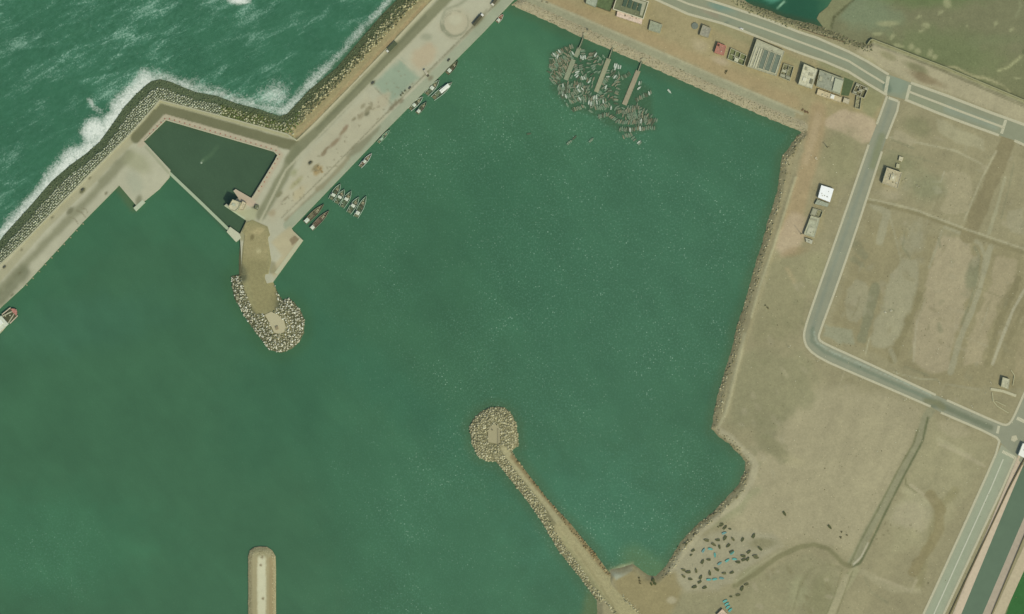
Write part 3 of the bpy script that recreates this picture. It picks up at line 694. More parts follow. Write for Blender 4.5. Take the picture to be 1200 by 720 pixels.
BP.line(CREST[1:8], 3, (166, 164, 132), .8, 1, .2)
o = sheet('breakwater', bw_poly, BP, ROCK, bw_z, 1.7, -3)
tag(o, 'long grey rubble breakwater with a dark wet foot between surf and quay', 'breakwater')

def armslope(poly, top, w, z0=.2):
    def f(X, Y): return z0+(top-z0)*np.clip(dline(X, Y, poly, True)/w, 0, 1)**.8+(fnoise(X, Y, 3, 6, 2)-.5)*.25
    return f
MOP = Paint((142, 137, 97), .06, 5)
MOP.line(MOLE[3:20], 26, (104, 104, 76), 3, 1, 2)
MOP.line([(283, 278), (281, 320)], 6, (120, 114, 80), 2, .8, 1)
MOP.poly([(286, 262), (312, 266), (318, 290), (312, 310), (284, 305)], (158, 148, 106), 4, .7, 2)
MOP.ell(302, 272, 8, 4, -20, (172, 160, 116), .5, .8).ell(296, 278, 2.4, 4, 20, (112, 104, 70), .5, .8).ell(303, 294, 3, 3, 0, (178, 170, 126), .4, .8)
MOP.poly([(284, 300), (312, 305), (326, 345), (322, 362), (300, 366)], (139, 132, 92), 4, .8, 2)
mole_poly = MOLE
def mole_z(X, Y):
    seg = MOLE[:25]
    d = dline(X, Y, seg)
    return .3+3.35*np.clip(d/np.where(Y > 322, 9, 4.5), 0, 1)**.8
o = sheet('rubble_mole', MOLE, MOP, ROCK, mole_z, 1.5, -3)
tag(o, 'brown earth mole ending in a rounded head of pale armour blocks', 'breakwater')
AP = Paint((124, 120, 88), .05, 8)
AP.line([(590, 526), (612, 556), (645, 597), (668, 630), (690, 662)], 7, (164, 157, 118), 1, 1, .4)
AP.line([(660, 620), (690, 655), (720, 695), (760, 750)], 22, (160, 152, 112), 3, 1, 1.5)
AP.line([(672, 640), (700, 680), (720, 712)], 2, (140, 132, 94), 1.5, .6, .6)
AP.line([(600, 535), (630, 572), (668, 617), (712, 672)], 5, (134, 118, 82), 1.5, .8, .6)
AP.line([(661, 630), (668, 645), (700, 690), (716, 718)], 6, (150, 146, 106), 2, .6, 1)
o = sheet('rubble_jetty', ARM, AP, ROCK, armslope(ARM, 3.4, 9), 1.6, -3)
tag(o, 'long narrow rubble jetty with a pale crest path and round head', 'breakwater')
SP = Paint((160, 150, 112), .05, 9)
SP.line([(307, 655), (307, 780)], 10, (196, 192, 158), .8, 1, .3).line([(298, 652), (298, 780)], 6, (156, 148, 112), 1.5, .8, .4).line([(318, 655), (318, 780)], 5, (150, 136, 98), 1.2, .9, .4)
SP.ell(307, 647, 14, 6, 0, (152, 148, 112), .5, .8)
for x, y in ((307.5, 653), (306, 662), (308.5, 701)): SP.ell(x, y, 1.6, 1.6, 0, (120, 106, 76), .3, .8)
o = sheet('concrete_spur', STUB, SP, CONC, armslope(STUB, 3.4, 5, 1.0), 1.4, -3)
tag(o, 'straight pale stone spur with a rounded end at the bottom edge', 'breakwater')

# ---------------------------------------------------------------- rocks
def rock_mesh(name, P, Z, size, C, tetra=False, parent=None, flat_=.75, mat=None):
    n = len(P)
    if tetra:
        tv, tf = tetra_base()
    else:
        tv = np.array([(-1, -1, -.8), (1, -1, -.8), (1, 1, -.8), (-1, 1, -.8), (-.75, -.7, .8), (.7, -.75, .8), (.75, .7, .9), (-.7, .75, .7)])*.5
        tf = [(4, 5, 6, 7), (0, 1, 5, 4), (1, 2, 6, 5), (2, 3, 7, 6), (3, 0, 4, 7)]
    k = len(tv); V = np.empty((n, k, 3))
    ang = rng.uniform(0, 6.28, n); cs, sn = np.cos(ang), np.sin(ang)
    jit = 1+rng.uniform(-.28, .28, (n, k, 3)) if not tetra else np.ones((n, k, 3))
    tl = rng.uniform(-.5, .5, (n, 2))
    b = tv[None]*jit*size[:, None, None]
    b[..., 2] *= flat_ if not tetra else 1
    b[..., 2] += b[..., 0]*tl[:, :1]*.5+b[..., 1]*tl[:, 1:]*.5
    V[..., 0] = b[..., 0]*cs[:, None]-b[..., 1]*sn[:, None]+(P[:, 0]-600)[:, None]
    V[..., 1] = b[..., 0]*sn[:, None]+b[..., 1]*cs[:, None]+(360-P[:, 1])[:, None]
    V[..., 2] = b[..., 2]+Z[:, None]
    faces = (np.array([f for f in tf])[None]+(np.arange(n)*k)[:, None, None]).reshape(-1, 4)
    me = bpy.data.meshes.new(name); me.vertices.add(n*k); me.vertices.foreach_set('co', V.astype(np.float32).ravel())
    me.loops.add(faces.size); me.loops.foreach_set('vertex_index', faces.ravel().astype(np.int32))
    me.polygons.add(len(faces)); me.polygons.foreach_set('loop_start', (np.arange(len(faces))*4).astype(np.int32))
    me.update(calc_edges=True); me.materials.append(mat or ROCK); set_attr(me, np.repeat(C, k, 0))
    o = bpy.data.objects.new(name, me); col.objects.link(o)
    if parent: o.parent = parent
    return o
def tetra_base():
    dirs = [Vector((0, 0, 1)), Vector((.943, 0, -.333)), Vector((-.471, .816, -.333)), Vector((-.471, -.816, -.333))]
    vs = []; fs = []
    for d in dirs:
        u = d.orthogonal().normalized(); w = d.cross(u); b = len(vs)
        for t, r in ((0, .3), (.62, .19)):
            for i in range(4):
                a = math.pi/2*i; vs.append(tuple(d*t+u*math.cos(a)*r+w*math.sin(a)*r))
        fs += [(b+i, b+(i+1) % 4, b+4+(i+1) % 4, b+4+i) for i in range(4)]+[(b+4, b+5, b+6, b+7)]
    return np.array(vs), fs
def scatter(poly, sp, jit=.45, mask=None, rot=0):
    xs = [p[0] for p in poly]; ys = [p[1] for p in poly]
    cx, cy = (min(xs)+max(xs))/2, (min(ys)+max(ys))/2; L = max(max(xs)-min(xs), max(ys)-min(ys))*.75
    g = np.arange(-L, L, sp); X, Y = np.meshgrid(g, g); X = X.ravel(); Y = Y.ravel()
    X = X+rng.uniform(-jit, jit, X.size)*sp; Y = Y+rng.uniform(-jit, jit, Y.size)*sp
    c, s = math.cos(R(rot)), math.sin(R(rot)); X, Y = cx+X*c-Y*s, cy+X*s+Y*c
    k = inside(X, Y, poly) & (X > -60) & (X < 1260) & (Y > -50) & (Y < 770)
    X, Y = X[k], Y[k]
    if mask is not None: k = mask(X, Y); X, Y = X[k], Y[k]
    return np.stack([X, Y], -1)
def shade(n, c, lo=.7, hi=1.25):
    return np.array(lin(c))[None]*rng.uniform(lo, hi, (n, 1))
def mixsh(n, cs, lo=.75, hi=1.2):
    cc = np.array([lin(c) for c in cs]); return cc[rng.integers(0, len(cs), n)]*rng.uniform(lo, hi, (n, 1))
PALE = [(176, 178, 148), (160, 164, 134), (190, 190, 160), (140, 146, 116)]

# breakwater armour
armsec = [(-60, 372), (0, 312), (33, 280), (104, 207), (154, 157), (181, 127), (188, 118), (260, 137), (263, 115), (229, 108), (200, 96), (188, 93), (172, 99), (146, 125), (117, 166), (83, 193), (42, 234), (0, 282), (-60, 345)]
m1 = lambda X, Y: (dline(X, Y, OUT) > 9.5) & (dline(X, Y, CREST) > 1.3)
P = scatter(armsec, 2.45, .28, m1, -46)
o = rock_mesh('concrete_armour', P, bw_z(P[:, 0], P[:, 1])+.25, rng.uniform(2.0, 2.6, len(P)), mixsh(len(P), [(192, 196, 166), (178, 182, 152), (202, 204, 176), (164, 170, 138)]), True)
tag(o, kind='stuff'); o['label'] = 'pale concrete tetrapods covering the western breakwater slope'
P = scatter(bw_poly, 3.0, .45, lambda X, Y: (dline(X, Y, OUT) <= 10) & (dline(X, Y, OUT) > .3))
o = rock_mesh('wet_rocks', P, bw_z(P[:, 0], P[:, 1])+.1, rng.uniform(.9, 2.0, len(P)), mixsh(len(P), [(90, 103, 73), (112, 120, 88), (82, 95, 66)], .85, 1.15), False)
tag(o, kind='stuff'); o['label'] = 'dark weedy rocks along the wet foot of the breakwater'
def m2(X, Y):
    return (dline(X, Y, OUT) > 7) & ((dline(X, Y, CREST) > 11) | (X < 345)) & (dline(X, Y, CREST) > 1.5) & ((X > 258))
P = scatter(bw_poly, 2.3, .45, m2)
g = P[:, 0] < 352
C = mixsh(len(P), [(182, 176, 134), (160, 156, 116), (122, 122, 86), (92, 96, 66)], .75, 1.2)
C[g] = mixsh(g.sum(), [(156, 158, 120), (104, 114, 68), (94, 108, 60), (172, 170, 134)], .75, 1.2)
o = rock_mesh('armour_rocks', P, bw_z(P[:, 0], P[:, 1])+.1, rng.uniform(1.4, 2.6, len(P)), C)
tag(o, kind='stuff'); o['label'] = 'mixed tan and dark rocks on the north eastern breakwater slope'
# jetty rocks
def m3(X, Y): return (dline(X, Y, [(590, 526), (612, 556), (645, 597), (668, 630), (690, 662), (720, 700)]) > 4+6*sstep(600, 680, Y)) & ((X < 640) | (dline(X, Y, ARM, True) < 9)) & ~inside(X, Y, [(572, 519), (572, 503), (576, 498), (583, 499), (586, 505), (586, 520), (580, 522)])
P = scatter(ARM, 1.95, .45, m3)
C = mixsh(len(P), [(178, 172, 134), (168, 162, 124), (186, 180, 144), (146, 141, 105)], .75, 1.2)
az = armslope(ARM, 3.4, 9)
right = (P[:, 1] > 534) & (dline(P[:, 0], P[:, 1], [(600, 530), (643, 587), (680, 628), (722, 680)]) < 6)
keep = ~right | (rng.random(len(P)) < .6)
C[right] = mixsh(right.sum(), [(140, 122, 84), (124, 112, 76), (158, 146, 106)], .8, 1.15)
P, C = P[keep], C[keep]
o = rock_mesh('jetty_rocks', P, az(P[:, 0], P[:, 1])+.1, rng.uniform(.9, 2.7, len(P)), C)
tag(o, kind='stuff'); o['label'] = 'tan armour rocks along both sides of the narrow jetty'
# mole head blocks: the 300 largest individually, rest as stuff
CAP = [(311, 369), (318, 365.5), (326, 369), (333, 376), (335.5, 384), (333, 389.5), (328, 391.5), (322, 390)]
def m4(X, Y): return (Y > 322) & ~inside(X, Y, MOLEDRY) & ~inside(X, Y, CAP) & (X < 360)
P = scatter(MOLE, 2.75, .4, m4)
zz = mole_z(P[:, 0], P[:, 1])+.35; sz = rng.uniform(1.6, 3.5, len(P)); order = np.argsort(-sz); big, rest = order[:300], order[300:]
tvs, tfs = tetra_base()
BLK = []
for i, c in enumerate(((222, 218, 190), (204, 200, 170), (232, 230, 206), (184, 180, 150))):
    me = bpy.data.meshes.new('armour_block'); me.from_pydata([tuple(v) for v in tvs], [], tfs); me.materials.append(M(c, .95, .15)); BLK.append(me)
for i, k in enumerate(big):
    o = bpy.data.objects.new('armour_block', BLK[i % 4]); x, y = W(*P[k]); o.location = (x, y, zz[k]); s = sz[k]*.8; o.scale = (s, s, s)
    o.rotation_euler = (random.uniform(-.5, .5), random.uniform(-.5, .5), random.uniform(0, 6.28)); col.objects.link(o)
    tag(o, 'pale concrete armour block heaped round the head of the earth mole', 'armour block', 'large concrete armour blocks round the mole head')
if len(rest):
    o = rock_mesh('small_armour', P[rest], zz[rest], sz[rest], mixsh(len(rest), PALE), True); tag(o, kind='stuff')
    o['label'] = 'smaller armour blocks filling the mole head'
P = scatter(MOLE, 1.5, .45, m4)
o = rock_mesh('mole_rubble', P, mole_z(P[:, 0], P[:, 1])+.0, rng.uniform(.9, 1.5, len(P)), mixsh(len(P), [(100, 100, 72), (120, 116, 84), (88, 90, 62), (140, 136, 104)]))
tag(o, kind='stuff'); o['label'] = 'small rubble between the armour blocks of the mole head'
P = scatter(STUB, 1.7, .45, lambda X, Y: (dline(X, Y, STUB, True) < 4.5) | (Y < 650))
o = rock_mesh('spur_rubble', P, armslope(STUB, 3.4, 5, 1.0)(P[:, 0], P[:, 1]), rng.uniform(.6, 1.2, len(P)), mixsh(len(P), [(168, 160, 124), (140, 130, 96), (180, 172, 136)], .85, 1.15))
tag(o, kind='stuff'); o['label'] = 'rubble edge of the straight spur'
# shore rubble of the mainland
P = scatter(MAIN, 1.9, .48, lambda X, Y: (dline(X, Y, NSH) < 11) & (X < 945))
o = rock_mesh('shore_gravel', P, main_z2(P[:, 0], P[:, 1])+.02, rng.uniform(.6, 1.3, len(P)), mixsh(len(P), [(170, 160, 124), (186, 172, 138), (150, 142, 108), (126, 122, 90)], .85, 1.15))
tag(o, kind='stuff'); o['label'] = 'pale cobble band along the northern shore'
P = scatter(MAIN, 2.2, .5, lambda X, Y: (dline(X, Y, ESH) < 4+7*fnoise(X, Y, 14, 77, 2)) & (rng.random(X.size) < .6) & ((Y < 655) | (X > 775)))
o = rock_mesh('shore_rocks', P, main_z2(P[:, 0], P[:, 1])+.05, rng.uniform(.5, 1.8, len(P))*1.15, mixsh(len(P), [(168, 160, 122), (144, 137, 100), (184, 177, 140), (128, 122, 88)], .8, 1.15))
tag(o, kind='stuff'); o['label'] = 'loose rocks along the eastern shore of the harbour'
P = scatter(MAIN, 2.4, .5, lambda X, Y: (dline(X, Y, BUND) < 10) & (X < 1022) & (X > 840))
o = rock_mesh('bund_rocks', P, main_z2(P[:, 0], P[:, 1])+.15, rng.uniform(.8, 1.9, len(P)), mixsh(len(P), [(108, 110, 76), (152, 148, 110), (90, 98, 66), (132, 130, 94)], .8, 1.15))
tag(o, kind='stuff'); o['label'] = 'dark rocks on the bund beside the lagoon'
# loose stones in the fields and around the tracks
P = scatter([(880, 170), (1200, 170), (1200, 700), (800, 700), (850, 420)], 9, .5, lambda X, Y: (rng.random(X.size) < .16) & (sdist(X, Y, MAIN) > 8) & (sdist(X, Y, CANAL) < -12))
o = rock_mesh('loose_stones', P, np.full(len(P), LAND+.1), rng.uniform(.5, 1.1, len(P)), mixsh(len(P), [(176, 170, 132), (196, 192, 160), (112, 106, 76)]))
tag(o, kind='stuff'); o['label'] = 'loose stones scattered over the bare fields'

# head caps
m = WB(); m.prism(WP(CAP), 3.2, 4.3); r = empty('signal_platform', 324, 379, 3.2); m.build('slab', M((176, 168, 132), .9, .08), r)
m = WB(); m.prism(WP([(323, 383), (326, 382), (327, 386), (324, 387)]), 4.3, 5.6); m.build('lamp_base', M((140, 128, 96)), r)
tag(r, 'rounded tan concrete platform on the head of the earth mole', 'platform')
CAP2 = [(572, 518), (572, 505), (575, 499), (580, 497.5), (585, 500), (586, 506), (586, 519), (583, 520)]
r = empty('signal_platform', 579, 509, 3.2); m = WB(); m.prism(WP(CAP2), 3.0, 4.2); m.build('slab', M((160, 152, 116), .9, .08), r)
m = WB(); m.prism(WP([(583, 502), (586, 504), (586, 519), (583, 520)]), 4.2, 4.9); m.build('parapet', M((150, 142, 108)), r)
m = WB(); x, y = W(577, 504); m.tube((x, y, 4.2), (x, y, 6.4), .7, .5); m.build('lamp_base', M((130, 120, 90)), r)
tag(r, 'arched concrete platform on the round head of the narrow jetty', 'platform')

# ---------------------------------------------------------------- ribbons: kerbs, walls
def offs(pts, d):
    out = []
    n = len(pts)
    for i in range(n):
        a = pts[max(i-1, 0)]; b = pts[min(i+1, n-1)]
        if 0 < i < n-1:
            e1 = Vector((pts[i][0]-a[0], pts[i][1]-a[1])).normalized(); e2 = Vector((b[0]-pts[i][0], b[1]-pts[i][1])).normalized()
            n1 = Vector((-e1.y, e1.x)); n2 = Vector((-e2.y, e2.x)); bb = n1+n2; k = d*2/max(bb.length_squared, .5)
            out.append((pts[i][0]+bb.x*k, pts[i][1]+bb.y*k))
        else:
            e = Vector((b[0]-a[0], b[1]-a[1])).normalized(); out.append((pts[i][0]-e.y*d, pts[i][1]+e.x*d))
    return out
def ribbon(mb, pts, a, b, z0, za, zb=None, mi=0):
    zb = za if zb is None else zb
    A = WP(offs(pts, a)); B = WP(offs(pts, b)); n = len(pts)
    vs = []
    for p, z in ((A, z0), (A, za), (B, zb), (B, z0)): vs += [(q[0], q[1], z) for q in p]
    fs = []
    for i in range(n-1):
        for k in range(3): fs.append((k*n+i, k*n+i+1, (k+1)*n+i+1, (k+1)*n+i))
    fs += [(0, n, 2*n, 3*n), (n-1, 4*n-1, 3*n-1, 2*n-1)]
    mb.add(vs, fs, mi); return mb
def smooth_line(pts, it=2):
    for _ in range(it):
        q = [pts[0]]
        for a, b in zip(pts[:-1], pts[1:]):
            q += [(a[0]*.75+b[0]*.25, a[1]*.75+b[1]*.25), (a[0]*.25+b[0]*.75, a[1]*.25+b[1]*.75)]
        q.append(pts[-1]); pts = q
    return pts

# parapet walls
PW = M((168, 166, 134), .9, .1)
m = WB(); ribbon(m, CREST[:10], -1.0, .6, QUAY-.4, 5.6); o = m.build('parapet_wall', PW)
tag(o, 'pale concrete parapet wall along the crest of the western breakwater', 'wall')
m = WB(); ribbon(m, CREST[9:], -.5, .5, QUAY-.4, 4.9); o = m.build('parapet_wall', M((176, 170, 138), .9, .1))
tag(o, 'thin pale wall beside the road on the sandy breakwater crest', 'wall')
bl = [(171, 165.5), (195, 141.8), (321, 178.6), (325, 182.4), (321, 190), (297, 230)]
m = WB(); ribbon(m, bl, -1.8, -.3, QUAY, QUAY+.5); o = m.build('coping_wall', M((178, 170, 140), .9, .2)); tag(o, 'low pinkish coping wall round the small dark basin', 'wall')
# basin jetty wall
JW = [(198, 202), (238, 240), (276, 277)]
m = WB(); ribbon(m, JW, -1.7, 1.7, -3, 2.4); o = m.build('jetty_wall', M((160, 172, 140), .9, .1)); tag(o, 'thin pale jetty wall closing the small basin diagonally', 'wall')
m = WB(); m.prism(WP([(266, 272), (270, 266), (281, 274), (283, 279), (277, 284)]), -3, 3.2); o = m.build('wall_head', M((184, 184, 154), .9, .08)); tag(o, 'square white concrete block at the end of the thin jetty wall', 'concrete block')
m = WB(); m.prism(WP([(157, 244), (167.5, 234.5), (170.5, 237.5), (160, 247.8)]), -3, 3.5); o = m.build('landing_ramp', M((176, 184, 154), .9, .08)); tag(o, 'small pale concrete landing block off the western quay corner', 'landing')
m = WB(); m.prism(WP([(352, 279), (355.5, 282), (326, 322), (322, 320)]), QUAY, QUAY+.25); o = m.build('quay_coping', M((178, 176, 142), .9, .08)); tag(o, 'pale raised coping on the slanting southern quay toe', 'kerb')

# mooring bollards round the basin
bm = MB(); bm.tube((0, 0, 0), (0, 0, .7), .42, .38, 10); bm.tube((0, 0, .7), (0, 0, .95), .62, .55, 10)
bo = bm.build('mooring_bollard', M((168, 92, 70), .7, .2)); bo.location = (0, 0, 0)
pl = [(176, 157), (195, 138.5), (323, 176), (328.5, 182), (303, 226)]
def along(pts, step, start=0):
    out = []; acc = start
    for a, b in zip(pts[:-1], pts[1:]):
        L = math.hypot(b[0]-a[0], b[1]-a[1])
        while acc < L: out.append((a[0]+(b[0]-a[0])*acc/L, a[1]+(b[1]-a[1])*acc/L, math.atan2(-(b[1]-a[1]), b[0]-a[0]))); acc += step
        acc -= L
    return out
for i, (x, y, a) in enumerate(along(pl, 6.2)):
    o = bo if i == 0 else bo.copy()
    if i: col.objects.link(o)
    wx, wy = W(x, y); o.location = (wx, wy, QUAY+.02)
    side = 'north' if i < 28 else 'east'
    tag(o, 'rusty red mooring bollard on the %s edge of the small basin' % ('north' if y < 176 else 'east'), 'bollard', 'rusty bollards round the basin')
# fenders on western quay
fm = MB(); fm.tube((0, -.9, 0), (0, .9, 0), .75, .75, 12)
fo = fm.build('quay_fender', M((150, 146, 110), .9, .2))
for i, (x, y, a) in enumerate(along([(100, 259), (27, 338)], 10.8, 4)):
    o = fo if i == 0 else fo.copy()
    if i: col.objects.link(o)
    wx, wy = W(x+.6, y+.8); o.location = (wx, wy, 2.6); o.rotation_euler = (0, 0, a)
    tag(o, 'pale cylindrical fender hung on the western quay face', 'fender', 'fenders along the western quay')

# ---------------------------------------------------------------- roads
UP = [(780, -18), (825, -1), (855, 8.5), (900, 24), (937, 38.5), (956, 44.5), (994, 61), (1016, 72.5), (1041, 88)]
ME = [(770, -10), (806, 5), (849, 18), (900, 36), (962, 59), (994, 72), (1013, 84), (1036, 98)]
LO = [(762, -3), (806, 17), (846, 28), (870, 36.5), (900, 48.5), (941, 64), (966, 72.5), (994, 84.5), (1016, 98.5), (1039, 112)]
UP2 = [(1067, 97.5), (1110, 113), (1162, 133), (1179, 139), (1198, 146), (1320, 192)]
ME2 = [(1065, 108), (1125, 131), (1176, 150)]
LO2 = [(1060, 117), (1099, 133), (1135, 146.5), (1170, 159)]
LO3 = [(1188, 165), (1200, 170.5), (1320, 216)]
SL = [(1039, 113), (1027, 146), (1017.5, 170), (982, 273), (951, 360), (942.5, 386), (941.5, 397), (946, 409), (962, 421), (1000, 437.7), (1050, 459), (1090, 476.5), (1102, 483.5), (1166, 511), (1172, 519), (1150, 570), (1082, 719), (1030, 830)]
SR = [(1053, 119), (1051, 130), (1038, 163), (1033, 178), (1003, 270), (979, 339), (959.5, 391), (959, 398), (966, 403), (1004, 420), (1096, 463), (1109, 469), (1174, 498)]
SEL = [(1172, 519), (1150, 570), (1082, 719), (1030, 830)]
SEM = [(1175, 538), (1161.5, 570), (1094, 719), (1045, 830)]
SER = [(1190, 536), (1175, 570), (1105.5, 719), (1056, 830)]
RP = Paint((139, 141, 114), .05, 14)
RP.line([(846, 10), (858, 22), (850, 28)], 3, (108, 120, 104), 2, .8, .5).ell(845, 10, 14, 5, 20, (116, 140, 122), .5, .8).ell(836, 16, 16, 4, 20, (148, 136, 112), .5, .6)
RP.line(ME[2:], 13, (138, 144, 118), 2, .6, 1)
RP.line([(1040, 88), (1065, 98)], 2, (160, 160, 130), 1, .5, .5)
RP.ell(1052, 100, 13, 12, 0, (134, 145, 122), .5, .9).ell(1039, 102, 4, 7, -20, (104, 118, 98), .5, .8)
RP.line([(1110, 128), (1165, 148)], 9, (140, 148, 126), 3, .7, 1)
RP.line([(1060, 112), (1100, 128)], 7, (142, 146, 116), 3, .7, 1)
Rz = LAND+.03
def road(name, poly, paint, z=Rz): return tag(sheet(name, poly, paint, ASPH, z, 2.0, LAND-.3), kind='structure')
road('main_road', UP+UP2+LO3[::-1]+LO2[::-1]+LO[::-1], RP)
RP2 = Paint((143, 144, 119), .05, 15)
RP2.line([(1044, 120), (1030, 160), (1000, 245), (965, 345), (950, 390)], 4, (130, 136, 116), 2, .7, .6)
RP2.line([(1033, 160), (1022, 195)], 8, (128, 132, 98), 3, .8, 1)
RP2.line([(952, 385), (951, 400), (965, 412), (1000, 428), (1060, 455), (1095, 470)], 4, (116, 126, 104), 1.5, .8, .5)
RP2.line([(953, 388), (957, 402), (975, 413), (1060, 449), (1090, 463)], 1.3, (160, 168, 146), .7, .8, .2)
RP2.line([(1092, 476), (1100, 474), (1130, 488), (1160, 501)], 7, (112, 118, 94), 2, .9, 1)
RP2.line([(1085, 470), (1098, 472), (1104, 478)], 7, (120, 120, 88), 2, .8, 1)
road('side_road', SL[:14]+[(1172, 519), (1190, 536), (1212, 560), (1240, 480), (1215, 440), (1200, 462), (1184, 495), (1174, 498)]+SR[::-1][1:], RP2)
RP3 = Paint((154, 156, 129), .04, 16); RP3.line(SEM, 16, (152, 160, 132), 4, .5, 1)
road('canal_road', [(1173, 521)]+SEL[1:]+SER[::-1][:-1]+[(1189, 534)], RP3, Rz+.006)
KM = M((182, 176, 145), .9, .22, 0, 1.0); KM2 = M((170, 166, 132), .9, .12, 0, .3)
def kerb(name, pts, w, mat=KM, h=.14, sm=0, z=LAND):
    m = WB(); ribbon(m, smooth_line(pts, sm) if sm else pts, -w/2, w/2, z-.3, z+h+.03); return tag(m.build(name, mat), kind='structure')
kerb('pavement', UP, 2.8); kerb('pavement', LO, 2.8); kerb('median_strip', ME, 2.4)
kerb('pavement', UP2, 3.2); kerb('pavement', LO2, 3.0); kerb('pavement', LO3, 3.0); kerb('median_strip', ME2, 2.6)
kerb('pavement', SL[:2], 2.6); kerb('pavement', SL[2:12], 2.6, KM, .14, 1); kerb('pavement', SL[12:], 2.6, KM, .14, 1)
kerb('pavement', SR[:3], 2.6); kerb('pavement', SR[3:11], 2.6, KM, .14, 1); kerb('pavement', [(1109, 469), (1172, 497), (1180, 498.5), (1186, 492), (1200, 460), (1216, 424)], 2.6, KM, .14, 1)
kerb('median_strip', SEM, 1.5, M((186, 186, 160), .9, .1)); kerb('pavement', SER, 2.6)
# zebra crossings
def zebra(a, b, w, n):
    m = WB(); d = Vector((b[0]-a[0], b[1]-a[1])); L = d.length; d.normalize(); nn = Vector((-d.y, d.x))
    for i in range(n):
        c = Vector(a)+d*(L*(i+.5)/n); h = L/n*.36
        q = [c-d*h-nn*w/2, c+d*h-nn*w/2, c+d*h+nn*w/2, c-d*h+nn*w/2]
        m.prism(WP([(v.x, v.y) for v in q]), Rz+.01, Rz+.014)
    return tag(m.build('crossing_marking', M((196, 190, 158), .8, .1)), kind='structure')
zebra((1040.5, 90), (1037, 110), 4, 14); zebra((1066, 100), (1062, 116), 3.4, 12); zebra((1041, 115), (1052, 119), 3, 9); zebra((1178, 141), (1173, 157), 3.4, 11)
zebra((1168, 508), (1170, 499), 3, 7); zebra((1174, 529), (1190, 537), 3.6, 10); zebra((1191, 490), (1202, 495), 4, 8)
m = WB(); m.prism(WP([(1185, 511), (1190, 510), (1192, 515), (1188, 518), (1184, 516)]), LAND, LAND+.2); tag(m.build('traffic_island', KM), kind='structure')
# lane dashes
def dashes(pts, step, ln, wd, z=Rz):
    m = WB()
    for x, y, a in along(pts, step, step/2): wx, wy = W(x, y); m.box((wx, wy, z+.011), (ln, wd, .006), a)
    return tag(m.build('lane_marking', M((190, 188, 160), .8, .1)), kind='structure')
mid = lambda A, B: [((a[0]+b[0])/2, (a[1]+b[1])/2) for a, b in zip(A, B)]
#dashes([(1045, 122), (1031, 160), (1025, 175), (992, 272), (965, 350)], 9, 3, .25)
#dashes([(855, 13.5), (900, 30), (956, 51), (1014, 78), (1036, 91)], 9, 3, .25); dashes([(850, 23), (900, 42), (960, 65), (1000, 84), (1034, 104)], 9, 3, .25)
# canal
CW = M((90, 110, 84), .3, .06, 0, .05)
m = WB(); m.prism(WP(CANAL), 0.9, 1.3, bottom=False); tag(m.build('canal_water', CW), kind='structure')
PK = M((184, 168, 142), .95, .1, 0, .25)
CL = [(1212, 512), (1190, 564), (1126, 719), (1078, 830)]; CR = [(1242, 512), (1200, 607), (1152, 719), (1106, 830)]
m = WB(); ribbon(m, CL, -2.2, 7.5, 0, .9, LAND+.25); ribbon(m, CL, 7.5, 9.5, 2, LAND+.25); o = m.build('canal_bank', PK)
tag(o, 'pinkish sloped canal bank beside the pale road', 'canal bank')
m = WB(); ribbon(m, CR, -8.2, 2.2, 0, LAND+.25, .9); o = m.build('canal_bank', PK); tag(o, 'pinkish sloped canal bank on the field side', 'canal bank')
m = WB(); ribbon(m, [(1240, 535), (1200, 627), (1161.5, 719), (1115, 830)], -.4, .5, LAND-.2, LAND+1.0); o = m.build('field_wall', M((104, 96, 66))); tag(o, 'thin dark wall between canal bank and field path', 'wall')
m = WB(); ribbon(m, [(1250, 540), (1208, 635), (1170, 719), (1122, 830)], -6, 6, LAND-.2, LAND+.1); tag(m.build('field_path', M((182, 168, 136), .95, .1, 0, .3)), kind='structure')
m = WB(); ribbon(m, [(1209, 520), (1180.5, 574), (1112.5, 719), (1063, 830)], -.8, .6, LAND-.2, LAND+1.1); o = m.build('canal_wall', M((100, 92, 62))); tag(o, 'low dark brown wall between pale road and canal bank', 'wall')
# lagoon sea wall
m = WB(); ribbon(m, [(1016, 52.5), (1019.5, 47.5), (1022, 46.5), (1108, 79.5), (1200, 118), (1320, 168)], -.4, .4, -1, LAND+.9); o = m.build('lagoon_wall', M((160, 158, 118), .9, .1)); tag(o, 'long thin sea wall with a small notch along the mudflat', 'wall')
m = WB(); ribbon(m, [(935, 33), (965, 43), (990, 50)], -.3, .3, LAND-.2, LAND+.8); o = m.build('verge_wall', M((108, 92, 66), .9, .1)); tag(o, 'short brown wall on the verge above the lagoon rocks', 'wall')

# ---------------------------------------------------------------- buildings
def quadlerp(q, u, v):
    a = (q[0][0]*(1-u)+q[1][0]*u, q[0][1]*(1-u)+q[1][1]*u); b = (q[3][0]*(1-u)+q[2][0]*u, q[3][1]*(1-u)+q[2][1]*u)
    return (a[0]*(1-v)+b[0]*v, a[1]*(1-v)+b[1]*v)
def subquad(q, u0, v0, u1, v1): return [quadlerp(q, u0, v0), quadlerp(q, u1, v0), quadlerp(q, u1, v1), quadlerp(q, u0, v1)]
WIN = M((60, 72, 74), .25, .05); DOOR = M((110, 84, 60), .7, .1)
def openings(q, h, z0, root, nwin=3, door_side=2, wall_h=None):
    for sd in range(4):
        a = Vector(W(*q[sd])); b = Vector(W(*q[(sd+1) % 4])); L = (b-a).length; d = (b-a)/L; rz = math.atan2(d.y, d.x)
        n = max(1, int(L/5))
        for i in range(n):
            c = a+d*(L*(i+.5)/n)
            m = WB()
            if sd == door_side and i == n//2:
                m.box((c.x, c.y, z0+1.1), (1.1, .16, 2.2), rz); m.build('door', DOOR, root)
            else:
                m.box((c.x, c.y, z0+h*.55), (1.3, .14, 1.1), rz); m.build('window', WIN, root)
